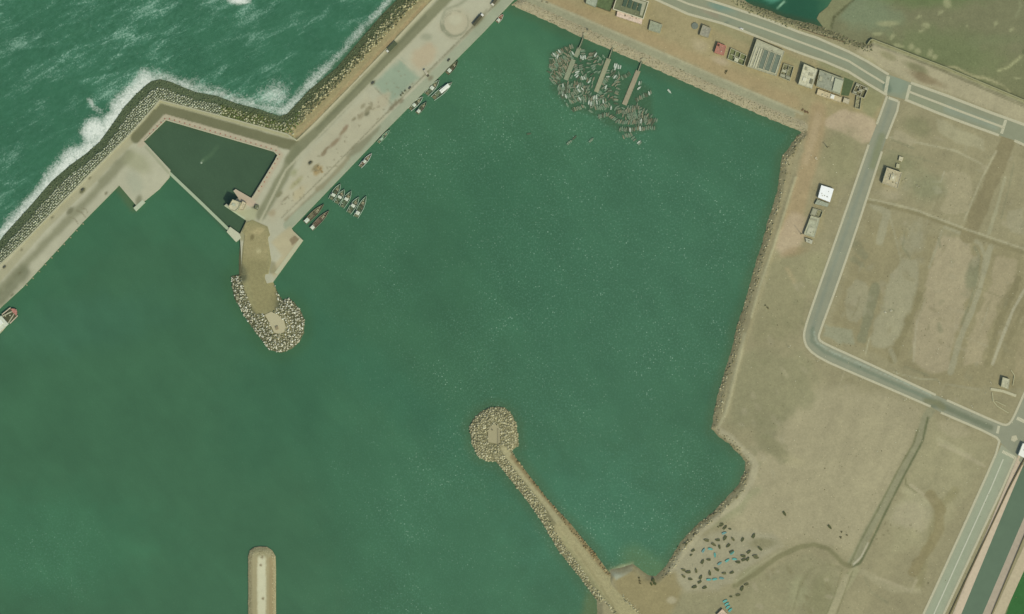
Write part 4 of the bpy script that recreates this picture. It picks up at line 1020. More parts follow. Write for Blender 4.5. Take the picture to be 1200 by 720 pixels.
def house(name, label, q, h, wallc, roofc, cat='building', par=.6, pc=None, boxes=(), z0=LAND, t=.35, ops=True, inner=None):
    cx = sum(p[0] for p in q)/len(q); cy = sum(p[1] for p in q)/len(q)
    r = empty(name, cx, cy, z0); tag(r, label, cat)
    wq = WP(q)
    m = WB(); m.prism(wq, z0-.2, z0+h, top=False); m.build('wall', M(wallc, .9, .1), r)
    m = WB(); m.prism(inset(wq, .05), z0+h-.25, z0+h-.02 if par else z0+h+.05); rf = m.build('roof', M(roofc, .9, .05 if roofc[0] > 215 else .26, 0, .35), r)
    if par:
        m = WB(); m.ring(wq, t, z0+h, z0+h+par); m.build('parapet', M(pc or wallc, .9, .1), r)
    for (u0, v0, u1, v1, bh, bc, bn) in boxes:
        m = WB(); m.prism(WP(subquad(q, u0, v0, u1, v1)), z0+h-.02, z0+h+bh); m.build(bn, M(bc, .85, .12), r)
    if ops and len(q) == 4:
        openings(q, h, z0, r)
        rd = random.Random(int(cx*7+cy))
        A = math.hypot(q[1][0]-q[0][0], q[1][1]-q[0][1])*math.hypot(q[2][0]-q[1][0], q[2][1]-q[1][1])
        for i in range(max(1, min(7, int(A/45)))):
            p = W(*quadlerp(q, rd.uniform(.15, .85), rd.uniform(.15, .85))); sz = rd.uniform(.5, 1.3)
            m = WB(); m.box((p[0], p[1], z0+h+.25), (sz, sz*rd.uniform(.6, 1.2), .6), rd.uniform(0, .6)); m.build('roof_vent', M(rd.choice([(120, 118, 92), (196, 194, 168), (150, 148, 120)])), r)
    return r
# north row
h = house('courtyard_building', 'large courtyard building with dark green yard inside pale walls', [(724, -8), (760, 3), (753.5, 24), (717.5, 12)], 4.5, (176, 172, 140), (112, 116, 84), 'building', 1.0, (196, 190, 158), t=1.0)
for i in range(4):
    m = WB(); q = [(724, -8), (760, 3), (753.5, 24), (717.5, 12)]
    m.prism(WP(subquad(q, .25+i*.16, .2, .36+i*.16, .66)), LAND+4.4, LAND+5.3); m.build('skylight', M((70, 88, 66), .5, .2), h)
m = WB(); m.prism(WP([(741, -1), (757, 4), (752, 20), (749, 19), (752, 6), (740, 2)]), LAND+4.5, LAND+5.4); m.build('roof_terrace', M((160, 158, 128)), h)
house('loading_shed', 'long low shed with a white pinkish roof in front of the courtyard building', [(723.5, 12.5), (753, 22.5), (751.5, 29.5), (722, 20)], 3.2, (190, 172, 148), (206, 184, 160), 'shed', 0, boxes=((.3, .35, .34, .6, .5, (90, 84, 64), 'vent'), (.56, .1, .62, .3, .6, (84, 80, 62), 'vent')))
house('yard_building', 'flat grey roofed building beside the walled green yard', [(689, -8), (702, -4), (698, 10), (686, 5)], 4, (150, 152, 122), (158, 164, 138))
house('walled_yard', 'square yard with dark green ground inside brown walls', [(702, -6), (720, 0), (715, 15), (698, 9)], 2.2, (128, 118, 86), (92, 106, 68), 'yard', 1.0, (132, 120, 88), ops=False)
house('stone_hut', 'small grey stone hut among rubble east of the courtyard building', [(762, 25), (776, 30), (773, 40), (759.5, 36)], 2.8, (150, 150, 118), (146, 150, 122), 'hut', .4, (172, 170, 138))
house('pump_house', 'small square pump house with a plain grey roof beside a round tank', [(823, 30), (833, 34), (829.5, 45.5), (819, 42)], 3.6, (152, 146, 110), (148, 144, 122), 'building', .3, (160, 152, 118))
r = empty('water_tank', 814, 31); m = WB(); x, y = W(814, 31); m.tube((x, y, LAND-.1), (x, y, LAND+.9), 4, 4, 28); m.build('tank_wall', M((118, 124, 104)), r)
m = WB(); m.tube((x, y, LAND+.9), (x, y, LAND+1.05), 3.7, 3.7, 28); m.build('lid', M((112, 118, 102)), r); tag(r, 'low round dark grey water tank near the road', 'tank')
house('red_roofed_house', 'small house with a flat red roof north of the dirt road', [(840.5, 51), (850.5, 55), (847.5, 66), (836.5, 62.5)], 4.2, (168, 132, 106), (166, 118, 98), 'house', .35, (196, 126, 104), boxes=((.1, .12, .28, .3, 1.0, (84, 60, 46), 'stair_box'),))
Q7 = [(886, 47), (918.5, 61), (909, 90), (875, 79)]
h = house('market_hall', 'long hall with three dark grey roof bays and pale side wings', Q7, 5.0, (170, 166, 134), (168, 166, 136), 'hall', .5, (182, 176, 144))
for i in range(3):
    u = .33+i*.215
    m = WB(); m.ring(WP(subquad(Q7, u, .2, u+.185, .94)), .5, LAND+5, LAND+5.9); m.build('bay_rim', M((186, 182, 150)), h)
    m = WB(); m.prism(WP(subquad(Q7, u+.022, .225, u+.163, .915)), LAND+4.98, LAND+5.3); m.build('roof_bay', M((108, 118, 98), .7, .25, 0, .4), h)
for u in (.06, .17, .24):
    m = WB(); m.prism(WP(subquad(Q7, u, .25, u+.035, .97)), LAND+4.98, LAND+5.7); m.build('side_beam', M((190, 186, 154)), h)
def ruin(name, label, q, cells, h=2.2, wc=(176, 172, 138), seed=1, cat='ruin', fill=(128, 126, 92), slabs=.35):
    rd = random.Random(seed); cx = sum(p[0] for p in q)/4; cy = sum(p[1] for p in q)/4
    r = empty(name, cx, cy); tag(r, label, cat); nx, ny = cells
    m = WB(); m.prism(WP(q), LAND-.2, LAND+.12); m.build('floor_slab', M(fill, .95, .2, 0, .5), r)
    m = WB(); m.ring(WP(q), .5, LAND+.12, LAND+h); m.build('outer_wall', M(wc, .95, .15), r)
    m = WB()
    for i in range(1, nx):
        if rd.random() < .85: u = i/nx+rd.uniform(-.04, .04); m.prism(WP(subquad(q, u-.02, .04, u+.02, rd.uniform(.6, .96))), LAND+.12, LAND+h*rd.uniform(.5, .95))
    for j in range(1, ny):
        v = j/ny+rd.uniform(-.04, .04); m.prism(WP(subquad(q, rd.uniform(.04, .3), v-.03, rd.uniform(.6, .96), v+.03)), LAND+.12, LAND+h*rd.uniform(.3, .8))
    m.build('partition_wall', M(tuple(int(c*.95) for c in wc), .95, .15), r)
    for i in range(nx):
        for j in range(ny):
            if rd.random() < slabs:
                m = WB(); u, v = i/nx, j/ny; m.prism(WP(subquad(q, u+.05, v+.08, u+1/nx-.05, v+1/ny-.08)), LAND+h-.3, LAND+h+rd.uniform(.1, .6))
                k = rd.uniform(.85, 1.15); m.build('roof_slab', M(tuple(int(min(230, c*k)) for c in (168, 166, 136)), .9, .15), r)
    m = WB()
    for i in range(10):
        p = W(*quadlerp(q, rd.uniform(.1, .9), rd.uniform(.1, .9))); s = rd.uniform(.5, 1.6); m.box((p[0], p[1], LAND+.1+s*.3), (s, s*.8, s*.6), rd.uniform(0, 3))
    m.build('rubble', M((112, 108, 78), .95, .2), r)
    return r
ruin('walled_compound', 'roofless walled compound with green shrubs east of the red roof', [(856, 57), (875, 66), (871, 78), (852, 70)], (3, 2), 2.6, (182, 178, 144), 3, 'compound', (116, 122, 82))
ruin('ruined_annex', 'low ruined rooms against the east end of the market hall', [(918, 75), (930, 79), (925, 96), (913, 91)], (2, 3), 2.2, (176, 172, 138), 5, 'ruin', (126, 126, 94))
h = house('workshop', 'tall workshop with a patchy white roof and dark eastern gap', [(941, 76), (957, 83), (950.5, 105), (934.5, 99.5)], 6, (176, 174, 142), (192, 188, 156), 'building', .5, (190, 186, 154),
      boxes=((.15, .1, .3, .25, .6, (150, 148, 118), 'roof_box'), (.5, .3, .75, .42, .5, (160, 156, 126), 'roof_box'), (.2, .6, .45, .78, .7, (206, 202, 172), 'roof_box'), (.72, .55, .9, .8, .9, (120, 118, 90), 'stair_box')))
Q10 = [(959.5, 83), (988, 93.5), (983, 112), (955.5, 101.5)]
h = house('warehouse', 'long warehouse with grey roof and a paler raised eastern block', Q10, 5, (164, 162, 132), (146, 148, 124), 'warehouse', .5, (176, 174, 142),
      boxes=((.66, .14, .98, .92, 1.6, (172, 174, 144), 'upper_storey'), (.05, .35, .16, .62, 1.0, (166, 164, 134), 'stair_box'), (.52, .1, .6, .4, .7, (184, 180, 150), 'roof_box')))
house('white_annex', 'low cream annex strip along the front of the warehouse', [(958, 105), (986, 115), (984.5, 121), (956, 111.5)], 2.6, (186, 172, 136), (190, 176, 138), 'shed', .25)
house('kiosk', 'tiny bright white roofed kiosk in front of the warehouse', [(973, 111), (977.5, 112.5), (976, 117), (972, 115.5)], 3.4, (214, 212, 196), (226, 224, 208), 'kiosk', 0)
house('guard_hut', 'cream guard hut at the eastern end of the warehouse yard', [(988.5, 115), (995.5, 117.5), (993.5, 123), (986.5, 120.5)], 2.8, (180, 170, 136), (184, 174, 142), 'hut', .3)
m = WB(); m.prism(WP([(989, 91), (1000, 95.5), (994, 113), (985, 112)]), LAND, LAND+.06); o = m.build('green_yard', M((84, 98, 64), .95, .2, 0, .3)); tag(o, kind='structure')
ruin('ruined_houses', 'cluster of crumbling cream rooms west of the road junction', [(1003, 98), (1017, 104), (1012, 116), (998, 110)], (3, 3), 2.8, (182, 176, 144), 8, 'ruin', (112, 110, 80), .45)
ruin('ruined_corridor', 'narrow roofless corridor running south from the crumbling rooms', [(1003, 113), (1009, 115), (1007, 129), (1001, 127)], (1, 3), 2.4, (170, 166, 130), 9, 'ruin', (150, 146, 112), .0)
# middle
house('white_roofed_shed', 'shed with a bright white roof beside the dirt road', [(961.5, 217.5), (976, 222), (971.5, 237.5), (957.5, 232)], 4.6, (200, 200, 188), (240, 240, 232), 'shed', 0)
house('lean_to', 'low grey lean to attached under the white roofed shed', [(957, 234), (971, 239), (969, 243), (954, 239.5)], 2.4, (146, 148, 122), (152, 156, 132), 'shed', 0)
ruin('roofless_rooms', 'small roofless rooms between the white shed and the long store', [(952, 244), (964, 248), (961, 256), (949, 252)], (2, 1), 2.2, (170, 168, 134), 12, 'ruin', (140, 138, 104), .1)
house('long_store', 'long narrow store with a pale grey roof beside the dirt road', [(949.5, 253), (960, 256.5), (953.5, 279), (941, 275)], 3.2, (170, 168, 136), (168, 168, 138), 'store', .4, (184, 180, 148), boxes=((.2, .55, .7, .9, .5, (180, 178, 148), 'raised_roof'), (.1, .12, .8, .2, .4, (150, 148, 120), 'beam')))
house('store_shack', 'tiny patched shack at the southern end of the long store', [(943, 279), (952, 282), (950.5, 286.5), (944, 284)], 2.4, (150, 140, 110), (174, 172, 146), 'shack', 0)
q = [(1038, 197), (1055.5, 203), (1050.5, 221.5), (1032.5, 215)]
h = house('cream_villa', 'cream flat roofed villa with a square roof terrace east of the road', q, 5, (184, 174, 140), (178, 168, 134), 'house', .8, (200, 190, 156), boxes=((.38, .3, .72, .68, 1.3, (188, 180, 146), 'stair_tower'), (.48, .4, .6, .54, 1.9, (214, 208, 178), 'roof_box')))
house('garden_shed', 'tiny cream shed north of the cream villa', [(1053, 183.5), (1058, 185), (1056, 190), (1052, 188.5)], 2.4, (186, 178, 142), (192, 184, 148), 'shed', 0)
house('water_box', 'tiny pale box between garden shed and villa', [(1050, 192), (1053.5, 193), (1053, 198), (1049, 197)], 1.8, (170, 166, 128), (176, 172, 134), 'shed', 0, ops=False)
house('white_block_house', 'small pale block house with rubble near the eastern edge', [(1173.5, 442), (1182, 444.5), (1180, 456), (1171.5, 453)], 4.2, (176, 172, 138), (182, 178, 146), 'house', .3)
m = WB(); ribbon(m, [(1160, 456), (1175, 458.5), (1190, 464)], -1.6, 1.6, LAND-.1, LAND+.7); o = m.build('terrace_wall', M((182, 176, 142), .9, .15)); tag(o, 'pale terrace wall just below the small block house', 'wall')
m = WB(); ribbon(m, [(1162, 460), (1163, 470), (1168, 476), (1181, 484)], -.5, .5, LAND-.1, LAND+.8); ribbon(m, [(1166, 470), (1178, 476)], -.4, .4, LAND-.1, LAND+.7); o = m.build('plot_wall', M((172, 168, 130), .9, .15)); tag(o, 'thin broken plot wall curving south of the small block house', 'wall')
m = WB(); ribbon(m, [(1186, 452), (1188, 440), (1184, 434)], -.4, .4, LAND-.1, LAND+1); o = m.build('yard_wall', M((176, 172, 134), .9, .15)); tag(o, 'thin yard wall east of the small block house', 'wall')
house('gatehouse', 'white roofed gatehouse at the eastern edge by the canal', [(1197, 519), (1212, 525), (1206, 540), (1191.5, 533)], 4.5, (200, 200, 184), (232, 230, 214), 'building', .2)
house('beach_hut', 'small hut with a pinkish cream roof at the bottom edge', [(846, 713), (853, 720), (846, 727), (839, 720)], 3, (186, 164, 136), (198, 178, 150), 'hut', .25)
# basin building
def roundish(q, n=5): return q
h = house('ice_tower', 'tall pale round cornered tower block on the basin platform', [(274.5, 234.5), (283.5, 238), (281.5, 244.5), (277, 248.5), (272, 247), (269.5, 243)], 12, (168, 168, 136), (188, 182, 148), 'tower', .6, (150, 146, 116), z0=QUAY, ops=False)
m = WB(); x, y = W(276, 241); m.box((x, y, QUAY+12.4), (4, 3, .9), -.5); m.build('roof_box', M((172, 176, 150)), h)
h = house('pump_shed', 'narrow pale shed east of the tower on the basin platform', [(285, 236), (289.5, 238.5), (286, 246.5), (280.5, 246)], 4, (172, 164, 134), (190, 180, 148), 'shed', .3, (150, 140, 110), z0=QUAY)
house('small_cabin', 'dark green roofed cabin on the basin quay', [(300, 240), (304, 241.5), (302.5, 246.5), (298.5, 245)], 2.2, (104, 106, 78), (104, 108, 80), 'cabin', 0, z0=QUAY)

# ---------------------------------------------------------------- floating piers
def pier(gang, pont, w, label, c, extra=None):
    r = empty('floating_pier', pont[0][0], pont[0][1], 0); tag(r, label, 'pier', 'floating piers of the small boat harbour')
    m = WB(); ribbon(m, gang, -.9, .9, 1.0, 1.35); m.build('gangway', M((142, 150, 118)), r)
    for s in (-1, 1):
        m = WB(); ribbon(m, gang, s*.85-.06, s*.85+.06, 1.35, 2.2); m.build('handrail', M((120, 126, 100)), r)
    m = WB(); ribbon(m, pont, -w/2, w/2, -.3, .75); m.build('deck', M(c, .9, .15, 0, .4), r)
    L = along(pont, 7, 2)
    for x, y, a in L:
        for s in (-1, 1):
            wx, wy = W(x, y); nx, ny = -math.sin(a), math.cos(a); m = WB(); m.tube((wx+nx*s*(w/2-.3), wy+ny*s*(w/2-.3), .75), (wx+nx*s*(w/2-.3), wy+ny*s*(w/2-.3), 1.25), .18); m.build('bollard', M((96, 92, 70)), r)
    if extra:
        m = WB(); ribbon(m, extra, -2.4, 2.4, -.3, .8); m.build('inner_float', M(c, .9, .12), r)
    m = WB(); g0 = gang[0]; m.prism(WP([(g0[0]-3, g0[1]+1), (g0[0]+2, g0[1]-2), (g0[0]+4, g0[1]+2), (g0[0]-1, g0[1]+4)]), LAND-2.2, LAND+.1); m.build('landing', M((160, 154, 120)), r)
    return r
pier([(685.5, 39), (681, 52), (678, 58)], [(672, 70), (663, 94)], 5.6, 'western floating pier with a broken deck among dense boats', (136, 142, 112), [(679, 56), (674.5, 67)])
pier([(719.5, 53), (713.5, 70)], [(713.5, 69), (698.5, 108)], 5.4, 'middle floating pier with a grey green deck', (146, 146, 114))
pier([(753.5, 69), (748, 84)], [(748, 83), (731.5, 123)], 5.6, 'eastern floating pier with a pinkish outer end', (150, 142, 114))
r = empty('gantry_post', 689, 36); m = WB(); x, y = W(689, 36)
m.box((x, y, LAND+.4), (3, 3, .8), .4); m.build('footing', M((150, 144, 112)), r); m = WB(); m.tube((x, y, LAND+.8), (x, y, LAND+5), .5, .35); m.build('post', M((96, 96, 76)), r); tag(r, 'short dark post on a footing above the western pier', 'post')

# ---------------------------------------------------------------- small boats
def hull_mesh(name, L, Wd, H, mats, thw=2, rim=.12, stern=.72, fl=.3):
    """open boat: outer shell, rim, sunken floor, thwarts. x forward. mats: [hull, inside, thwart]"""
    m = MB(); N = 9
    def half(t): return Wd/2*(stern+(1-stern)*math.sin(min(t/.45, 1)*math.pi/2)) if t < .45 else Wd/2*(1-((t-.45)/.55)**2.1)
    st = [i/(N-1) for i in range(N)]
    rows = []
    for t in st:
        w = max(half(t), .03); x = -L/2+L*t; sh = H*(1+.45*max(0, t-.5)**1.5*2)
        rows.append([(x*.94, 0, -.25*H), (x*.97, -w*.65, -.05*H), (x, -w, sh), (x*.985, -(w-rim) if w > rim else -.01, sh), (x*.96, -max(w-rim*1.6, .01), H*fl),
                     (x*.96, max(w-rim*1.6, .01), H*fl), (x*.985, (w-rim) if w > rim else .01, sh), (x, w, sh), (x*.97, w*.65, -.05*H)])
    vs = [v for r in rows for v in r]; k = 9; mats_i = [0, 0, 3, 1, 1, 1, 3, 0, 0]
    for i in range(N-1):
        for j in range(k):
            m.add([], [], 0); a, b = i*k+j, i*k+(j+1) % k
            m.f.append((a, a+k, b+k, b)); m.m.append(mats_i[j])
    m.v = vs+m.v
    m.f.append((0, 1, 2, 3, 4, 5, 6, 7, 8)); m.m.append(0); m.f.append(tuple((N-1)*k+i for i in range(8, -1, -1))); m.m.append(0)
    for i in range(thw):
        t = .2+.5*i/max(1, thw-1); w = half(t)-rim; m.box((-L/2+L*t, 0, H*.75), (L*.07, w*1.9, .08), 0, 2)
    me = bpy.data.meshes.new(name); me.from_pydata(m.v, [], m.f)
    for x in mats: me.materials.append(x)
    me.polygons.foreach_set('material_index', m.m); me.update(); return me
cols = [('grey', (140, 150, 124), (98, 112, 86), (150, 156, 128), (154, 164, 136)), ('tan', (146, 142, 112), (118, 118, 90), (160, 156, 126), (166, 162, 132)), ('pale green', (128, 150, 120), (98, 122, 94), (146, 162, 132), (156, 176, 146)),
        ('dark', (86, 96, 72), (70, 86, 62), (106, 112, 86), (118, 126, 98)), ('white', (206, 212, 192), (170, 180, 156), (214, 218, 200), (222, 228, 210)), ('rust brown', (134, 120, 96), (100, 100, 74), (142, 132, 104), (148, 140, 112))]
SB = [hull_mesh('fishing_boat', 6.2, 1.9, .75, [M(c[1]), M(c[2], .9, .2), M(c[3]), M(c[4])], 3, .16, .72, .6) for c in cols]
zA = lambda x, y: (600+x/4.8, y/4.8); zB = lambda x, y: (630+x/6, 60+y/6)
rows = [[zA(225, 315), zA(280, 282), zA(345, 262)], [zA(213, 350), zA(300, 320), zA(350, 296)], [zA(205, 412), zA(240, 370), zA(300, 345), zA(340, 320)], [zA(215, 450), zA(260, 400), zA(318, 370)], [zA(235, 465), zA(280, 425), zA(302, 405)],
        [zA(222, 330), zA(218, 395)], [zA(250, 440), zA(292, 385)], [zA(262, 350), zA(300, 372)],
        [zA(385, 320), zA(418, 326)], [zA(398, 280), zA(402, 310)], [zA(447, 298), zA(440, 330), zA(424, 385)], [zA(462, 300), zA(490, 330), zA(524, 318)], [zA(388, 368), zA(394, 402)], [zA(455, 370), zA(466, 402)],
        [zA(385, 442), zA(422, 430)], [zA(345, 400), zA(382, 446)], [zA(355, 365), zA(372, 420)], [zA(258, 500), zA(335, 485)], [zA(262, 520), zA(322, 512)], [zA(280, 546), zA(342, 530), zA(402, 500)], [zA(308, 590), zA(360, 562), zA(425, 545)],
        [zA(340, 622), zA(380, 606), zA(410, 596)], [zA(368, 488), zA(412, 512)], [zA(352, 468), zA(402, 478)], [zA(430, 560), zA(475, 556)], [zA(430, 578), zA(484, 590)], [zA(438, 545), zA(504, 562)],
        [zA(455, 606), zA(500, 606), zA(548, 588)], [zA(488, 658), zA(520, 646), zA(548, 640)], [zA(573, 366), zA(612, 377)], [zA(560, 422), zA(602, 440)], [zA(592, 455), zA(603, 480), zA(586, 540)], [zA(538, 398), zA(542, 440), zA(508, 480)],
        [zA(546, 498), zA(558, 522)], [zA(500, 520), zA(480, 545)], [zA(586, 545), zA(588, 590), zA(604, 622)], [zA(620, 436), zA(662, 414)], [zA(712, 464), zA(734, 470)], [zA(714, 490), zA(722, 514)], [zA(698, 562), zA(740, 542), zA(784, 520)],
        [zA(590, 632), zA(640, 626), zA(702, 620)], [zA(625, 612), zA(628, 600)], [zA(640, 652), zA(704, 640)], [zA(556, 652), zA(600, 686), zA(660, 690), zA(740, 682), zA(818, 676)], [zA(733, 632), zA(764, 652)], [zB(578, 547), zB(640, 550), zB(822, 538)],
        [zB(598, 602), zB(658, 584)], [zB(670, 606), zB(692, 632)], [zB(712, 640), zB(726, 662)], [zB(640, 470), zB(720, 455), zB(780, 470)], [zB(560, 400), zB(610, 430)], [zB(520, 460), zB(548, 476)], [zB(480, 205), zB(520, 170)], [zB(255, 250), zB(300, 240)],
        [zB(330, 170), zB(380, 200)], [zB(650, 395), zB(720, 400)], [zB(460, 250), zB(500, 290)]]
cand = []
for ri, rw in enumerate(rows):
    base = random.uniform(-.3, .3)
    for x, y, a in along(rw, 2.35, random.uniform(0, 1)):
        if random.random() < .03: continue
        if any(math.hypot(x-c[0], (y-c[1])) < 1.95 for c in cand): continue
        cand.append((x+random.uniform(-.2, .2), y+random.uniform(-.7, .7), a+math.pi/2+base+random.uniform(-.14, .14), random.uniform(.8, 1.0), ri))
FILL = [([(645, 68), (652, 60), (668, 56), (670, 68), (660, 88), (656, 96), (646, 96), (643, 84)], 1.0, 44), ([(652, 98), (664, 97), (690, 102), (694, 114), (686, 120), (668, 118), (658, 110)], .6, 30),
        ([(676, 62), (712, 70), (704, 90), (696, 106), (668, 96)], .3, 22), ([(688, 112), (704, 110), (716, 124), (708, 130), (692, 126)], .8, 14), ([(704, 112), (718, 78), (728, 82), (722, 128), (712, 126)], .4, 16), ([(726, 128), (748, 122), (768, 140), (766, 146), (734, 146)], .7, 30)]
for poly, dens, n in FILL:
    xs = [q[0] for q in poly]; ys = [q[1] for q in poly]; k = 0
    for t in range(900):
        x = random.uniform(min(xs), max(xs)); y = random.uniform(min(ys), max(ys))
        if not inside(np.array([x]), np.array([y]), poly)[0]: continue
        ang = R(65)+random.gauss(0, .5)
        if any(math.hypot(x-c[0], y-c[1]) < 2.5 for c in cand): continue
        if any(dline(np.array([x]), np.array([y]), q)[0] < 4.2 for q in ([(672, 70), (663, 94)], [(713.5, 69), (698.5, 108)], [(748, 83), (731.5, 123)])): continue
        cand.append((x, y, ang, random.uniform(.75, .95), -1)); k += 1
        if k >= n: break
cand.sort(key=lambda c: -c[3])
REST = []
for n_, (x, y, rz, s, ri) in enumerate(cand):
    wts = [5, 5, 3, 3, 1, 2] if (x < 668 and y < 98) else [5, 3, 5, 2.5, 1.6, .4]
    ci = random.choices(range(6), wts)[0]
    if ri in (29, 37, 8): ci = random.choice([4, 2, 4])
    wx, wy = W(x, y)
    if n_ >= 292: REST.append((wx, wy, rz, s, ci)); continue
    o = bpy.data.objects.new('fishing_boat', SB[ci]); o.location = (wx, wy, .12); o.rotation_euler = (random.uniform(-.05, .05), 0, rz); o.scale = (s, s, s); col.objects.link(o)
    if x < 671 and y < 98: where = 'packed west of the western floating pier'
    elif x < 700 and y < 98: where = 'moored between the western and middle floating piers'
    elif x < 690: where = 'rafted south of the western floating pier'
    elif x < 715 and y >= 104: where = 'rafted off the end of the middle floating pier'
    elif x < 733 and y < 104: where = 'moored east of the middle floating pier'
    elif y < 122 and x > 736: where = 'moored east of the eastern floating pier'
    else: where = 'rafted around the end of the eastern floating pier'
    tag(o, 'small %s fishing boat %s' % (cols[ci][0], where), 'boat', 'small fishing boats rafted round the floating piers')
print('boats', len(cand), 'rest', len(REST))
if REST:
    V = []; F = []; MI = []; mats = []
    for ci in range(6): mats += list(SB[ci].materials)
    for wx, wy, rz, s, ci in REST:
        b = len(V); cs, sn = math.cos(rz)*s, math.sin(rz)*s; me = SB[ci]
        V += [(wx+v.co.x*cs-v.co.y*sn, wy+v.co.x*sn+v.co.y*cs, .12+v.co.z*s) for v in me.vertices]
        F += [tuple(b+i for i in f.vertices) for f in me.polygons]; MI += [ci*4+f.material_index for f in me.polygons]
    me = bpy.data.meshes.new('smaller_fishing_boats'); me.from_pydata(V, [], F)
    for m_ in mats: me.materials.append(m_)
    me.polygons.foreach_set('material_index', MI); me.update()
    o = bpy.data.objects.new('smaller_fishing_boats', me); col.objects.link(o); tag(o, kind='stuff'); o['label'] = 'the smallest fishing boats of the dense raft round the piers'
# open-water skiffs
def skiff(x, y, ang, ci, label, sc=1.0):
    o = bpy.data.objects.new('skiff', SB[ci]); wx, wy = W(x, y); o.location = (wx, wy, .12); o.rotation_euler = (0, 0, R(ang)); o.scale = (sc,)*3; col.objects.link(o); tag(o, label, 'boat')
skiff(784.5, 107.5, -50, 4, 'lone white skiff on open water east of the piers', 1.05)
skiff(667.5, 167, 40, 2, 'long pale skiff alone south of the boat raft', 1.4); skiff(673.5, 161.5, 45, 3, 'dark skiff just above the long pale skiff'); skiff(693, 164.5, 45, 2, 'pale green skiff alone, east of the other loose skiffs', 1.25)
skiff(620, 157, 10, 3, 'small dark skiff alone in the middle of the harbour', .9); skiff(692.5, 131, -30, 2, 'bright green skiff on the southern rim of the raft', 1.1)

# beached boats
BC = [hull_mesh('beached_boat', 6.0, 2.9, .9, [M(a, .9, .25), M(b, .95, .25), M(c), M(d)], 2, .22, .8, .8) for a, b, c, d in
      (((86, 90, 58), (84, 88, 56), (90, 92, 60), (98, 100, 68)), ((104, 104, 70), (98, 98, 64), (108, 106, 74), (120, 118, 84)), ((88, 176, 168), (94, 160, 146), (108, 188, 178), (104, 190, 182)), ((110, 156, 156), (100, 140, 132), (126, 176, 170), (126, 172, 170)))]
dark = [(220, 185, 10), (325, 182, 0), (393, 165, -60), (468, 172, 50), (558, 180, -60), (663, 142, -60), (290, 225, 30), (343, 248, 80), (425, 235, -45), (722, 262, 40), (618, 293, -40), (563, 332, 10), (675, 332, 0), (690, 346, 5), (570, 367, -20), (608, 360, -55), (515, 390, 0),
        (185, 385, -60), (240, 366, 0), (125, 468, 85), (48, 482, -5), (4, 462, 20), (72, 548, 5), (253, 490, 88), (316, 457, 28), (385, 494, 0), (458, 487, -25), (168, 530, -60), (158, 575, -30), (107, 622, -20), (203, 628, -25), (595, 598, -20), (555, 635, -60), (518, 697, -10), (450, 712, 0),
        (440, 78, 10), (365, 40, -50), (398, 62, -50), (95, 280, -30), (78, 322, -30), (458, 292, -35), (5, 520, 40), (30, 218, 0)]
blue = [(193, 278, -60), (260, 265, 10), (302, 325, 85), (345, 400, -35), (417, 372, -35), (487, 360, 0), (388, 115, -20), (300, 548, -10), (245, 552, 0), (365, 540, 5), (462, 302, -35)]
for i, (x, y, a) in enumerate(dark):
    sc = .62 if (x, y) in ((440, 78), (450, 712), (30, 218), (78, 322)) else random.uniform(.85, 1.08)
    o = bpy.data.objects.new('beached_boat', BC[0 if random.random() < .62 else 1]); wx, wy = W(800+x/8, 610+y/8); o.location = (wx, wy, LAND+.2); o.rotation_euler = (random.uniform(-.12, .12), 0, R(-a)+random.choice([0, math.pi])); o.scale = (sc,)*3; col.objects.link(o)
    v = 'dark' if o.data == BC[0] else 'olive brown'
    loc = 'shore side' if x < 150 else ('track side' if y > 590 else ('eastern end' if x > 500 else 'middle'))
    tag(o, '%s weathered boat hauled out on sand, %s of the boats' % (v, loc), 'boat', 'boats hauled out on the sand')
for i, (x, y, a) in enumerate(blue):
    o = bpy.data.objects.new('beached_boat', BC[2 if i % 3 else 3]); wx, wy = W(800+x/8, 610+y/8); o.location = (wx, wy, LAND+.2); o.rotation_euler = (random.uniform(.1, .3), 0, R(-a)); o.scale = (1.0, .8, .9); col.objects.link(o)
    tag(o, '%s boat hauled out on the sand %s' % ('bright turquoise' if i % 3 else 'dull blue', 'in the upper cluster' if y < 450 else 'in the lower row'), 'boat', 'turquoise boats hauled out on the sand')
for i, (x, y, a) in enumerate(((849.5, 704, 60), (851.5, 707.5, 55), (853, 711, 50), (855.5, 714.5, 45))):
    o = bpy.data.objects.new('beached_boat', BC[2]); wx, wy = W(x, y); o.location = (wx, wy, LAND+.2); o.rotation_euler = (.1, 0, R(-a+90)); o.scale = (1.0, .85, .8); col.objects.link(o)
    tag(o, 'turquoise boat in the tight stack beside the beach hut', 'boat', 'turquoise boats stacked by the beach hut')
for x, y, a, l in ((875, 684.5, 25, 'dark boat alone on the track bend, eastern one of a pair'), (869.5, 689, 60, 'dark boat on the track bend, western one of a pair'), (864.5, 697.5, 10, 'dark boat alone south of the track'), (919, 602, 60, 'dark boat alone on the open flat'), (972, 617.5, 50, 'dark boat alone west of the small debris')):
    if (x, y) in ((875, 684.5), (869.5, 689)): continue
    if x == 864.5: continue
    o = bpy.data.objects.new('beached_boat', BC[0]); wx, wy = W(x, y); o.location = (wx, wy, LAND+.2); o.rotation_euler = (0, 0, R(-a)); col.objects.link(o); tag(o, l, 'boat')

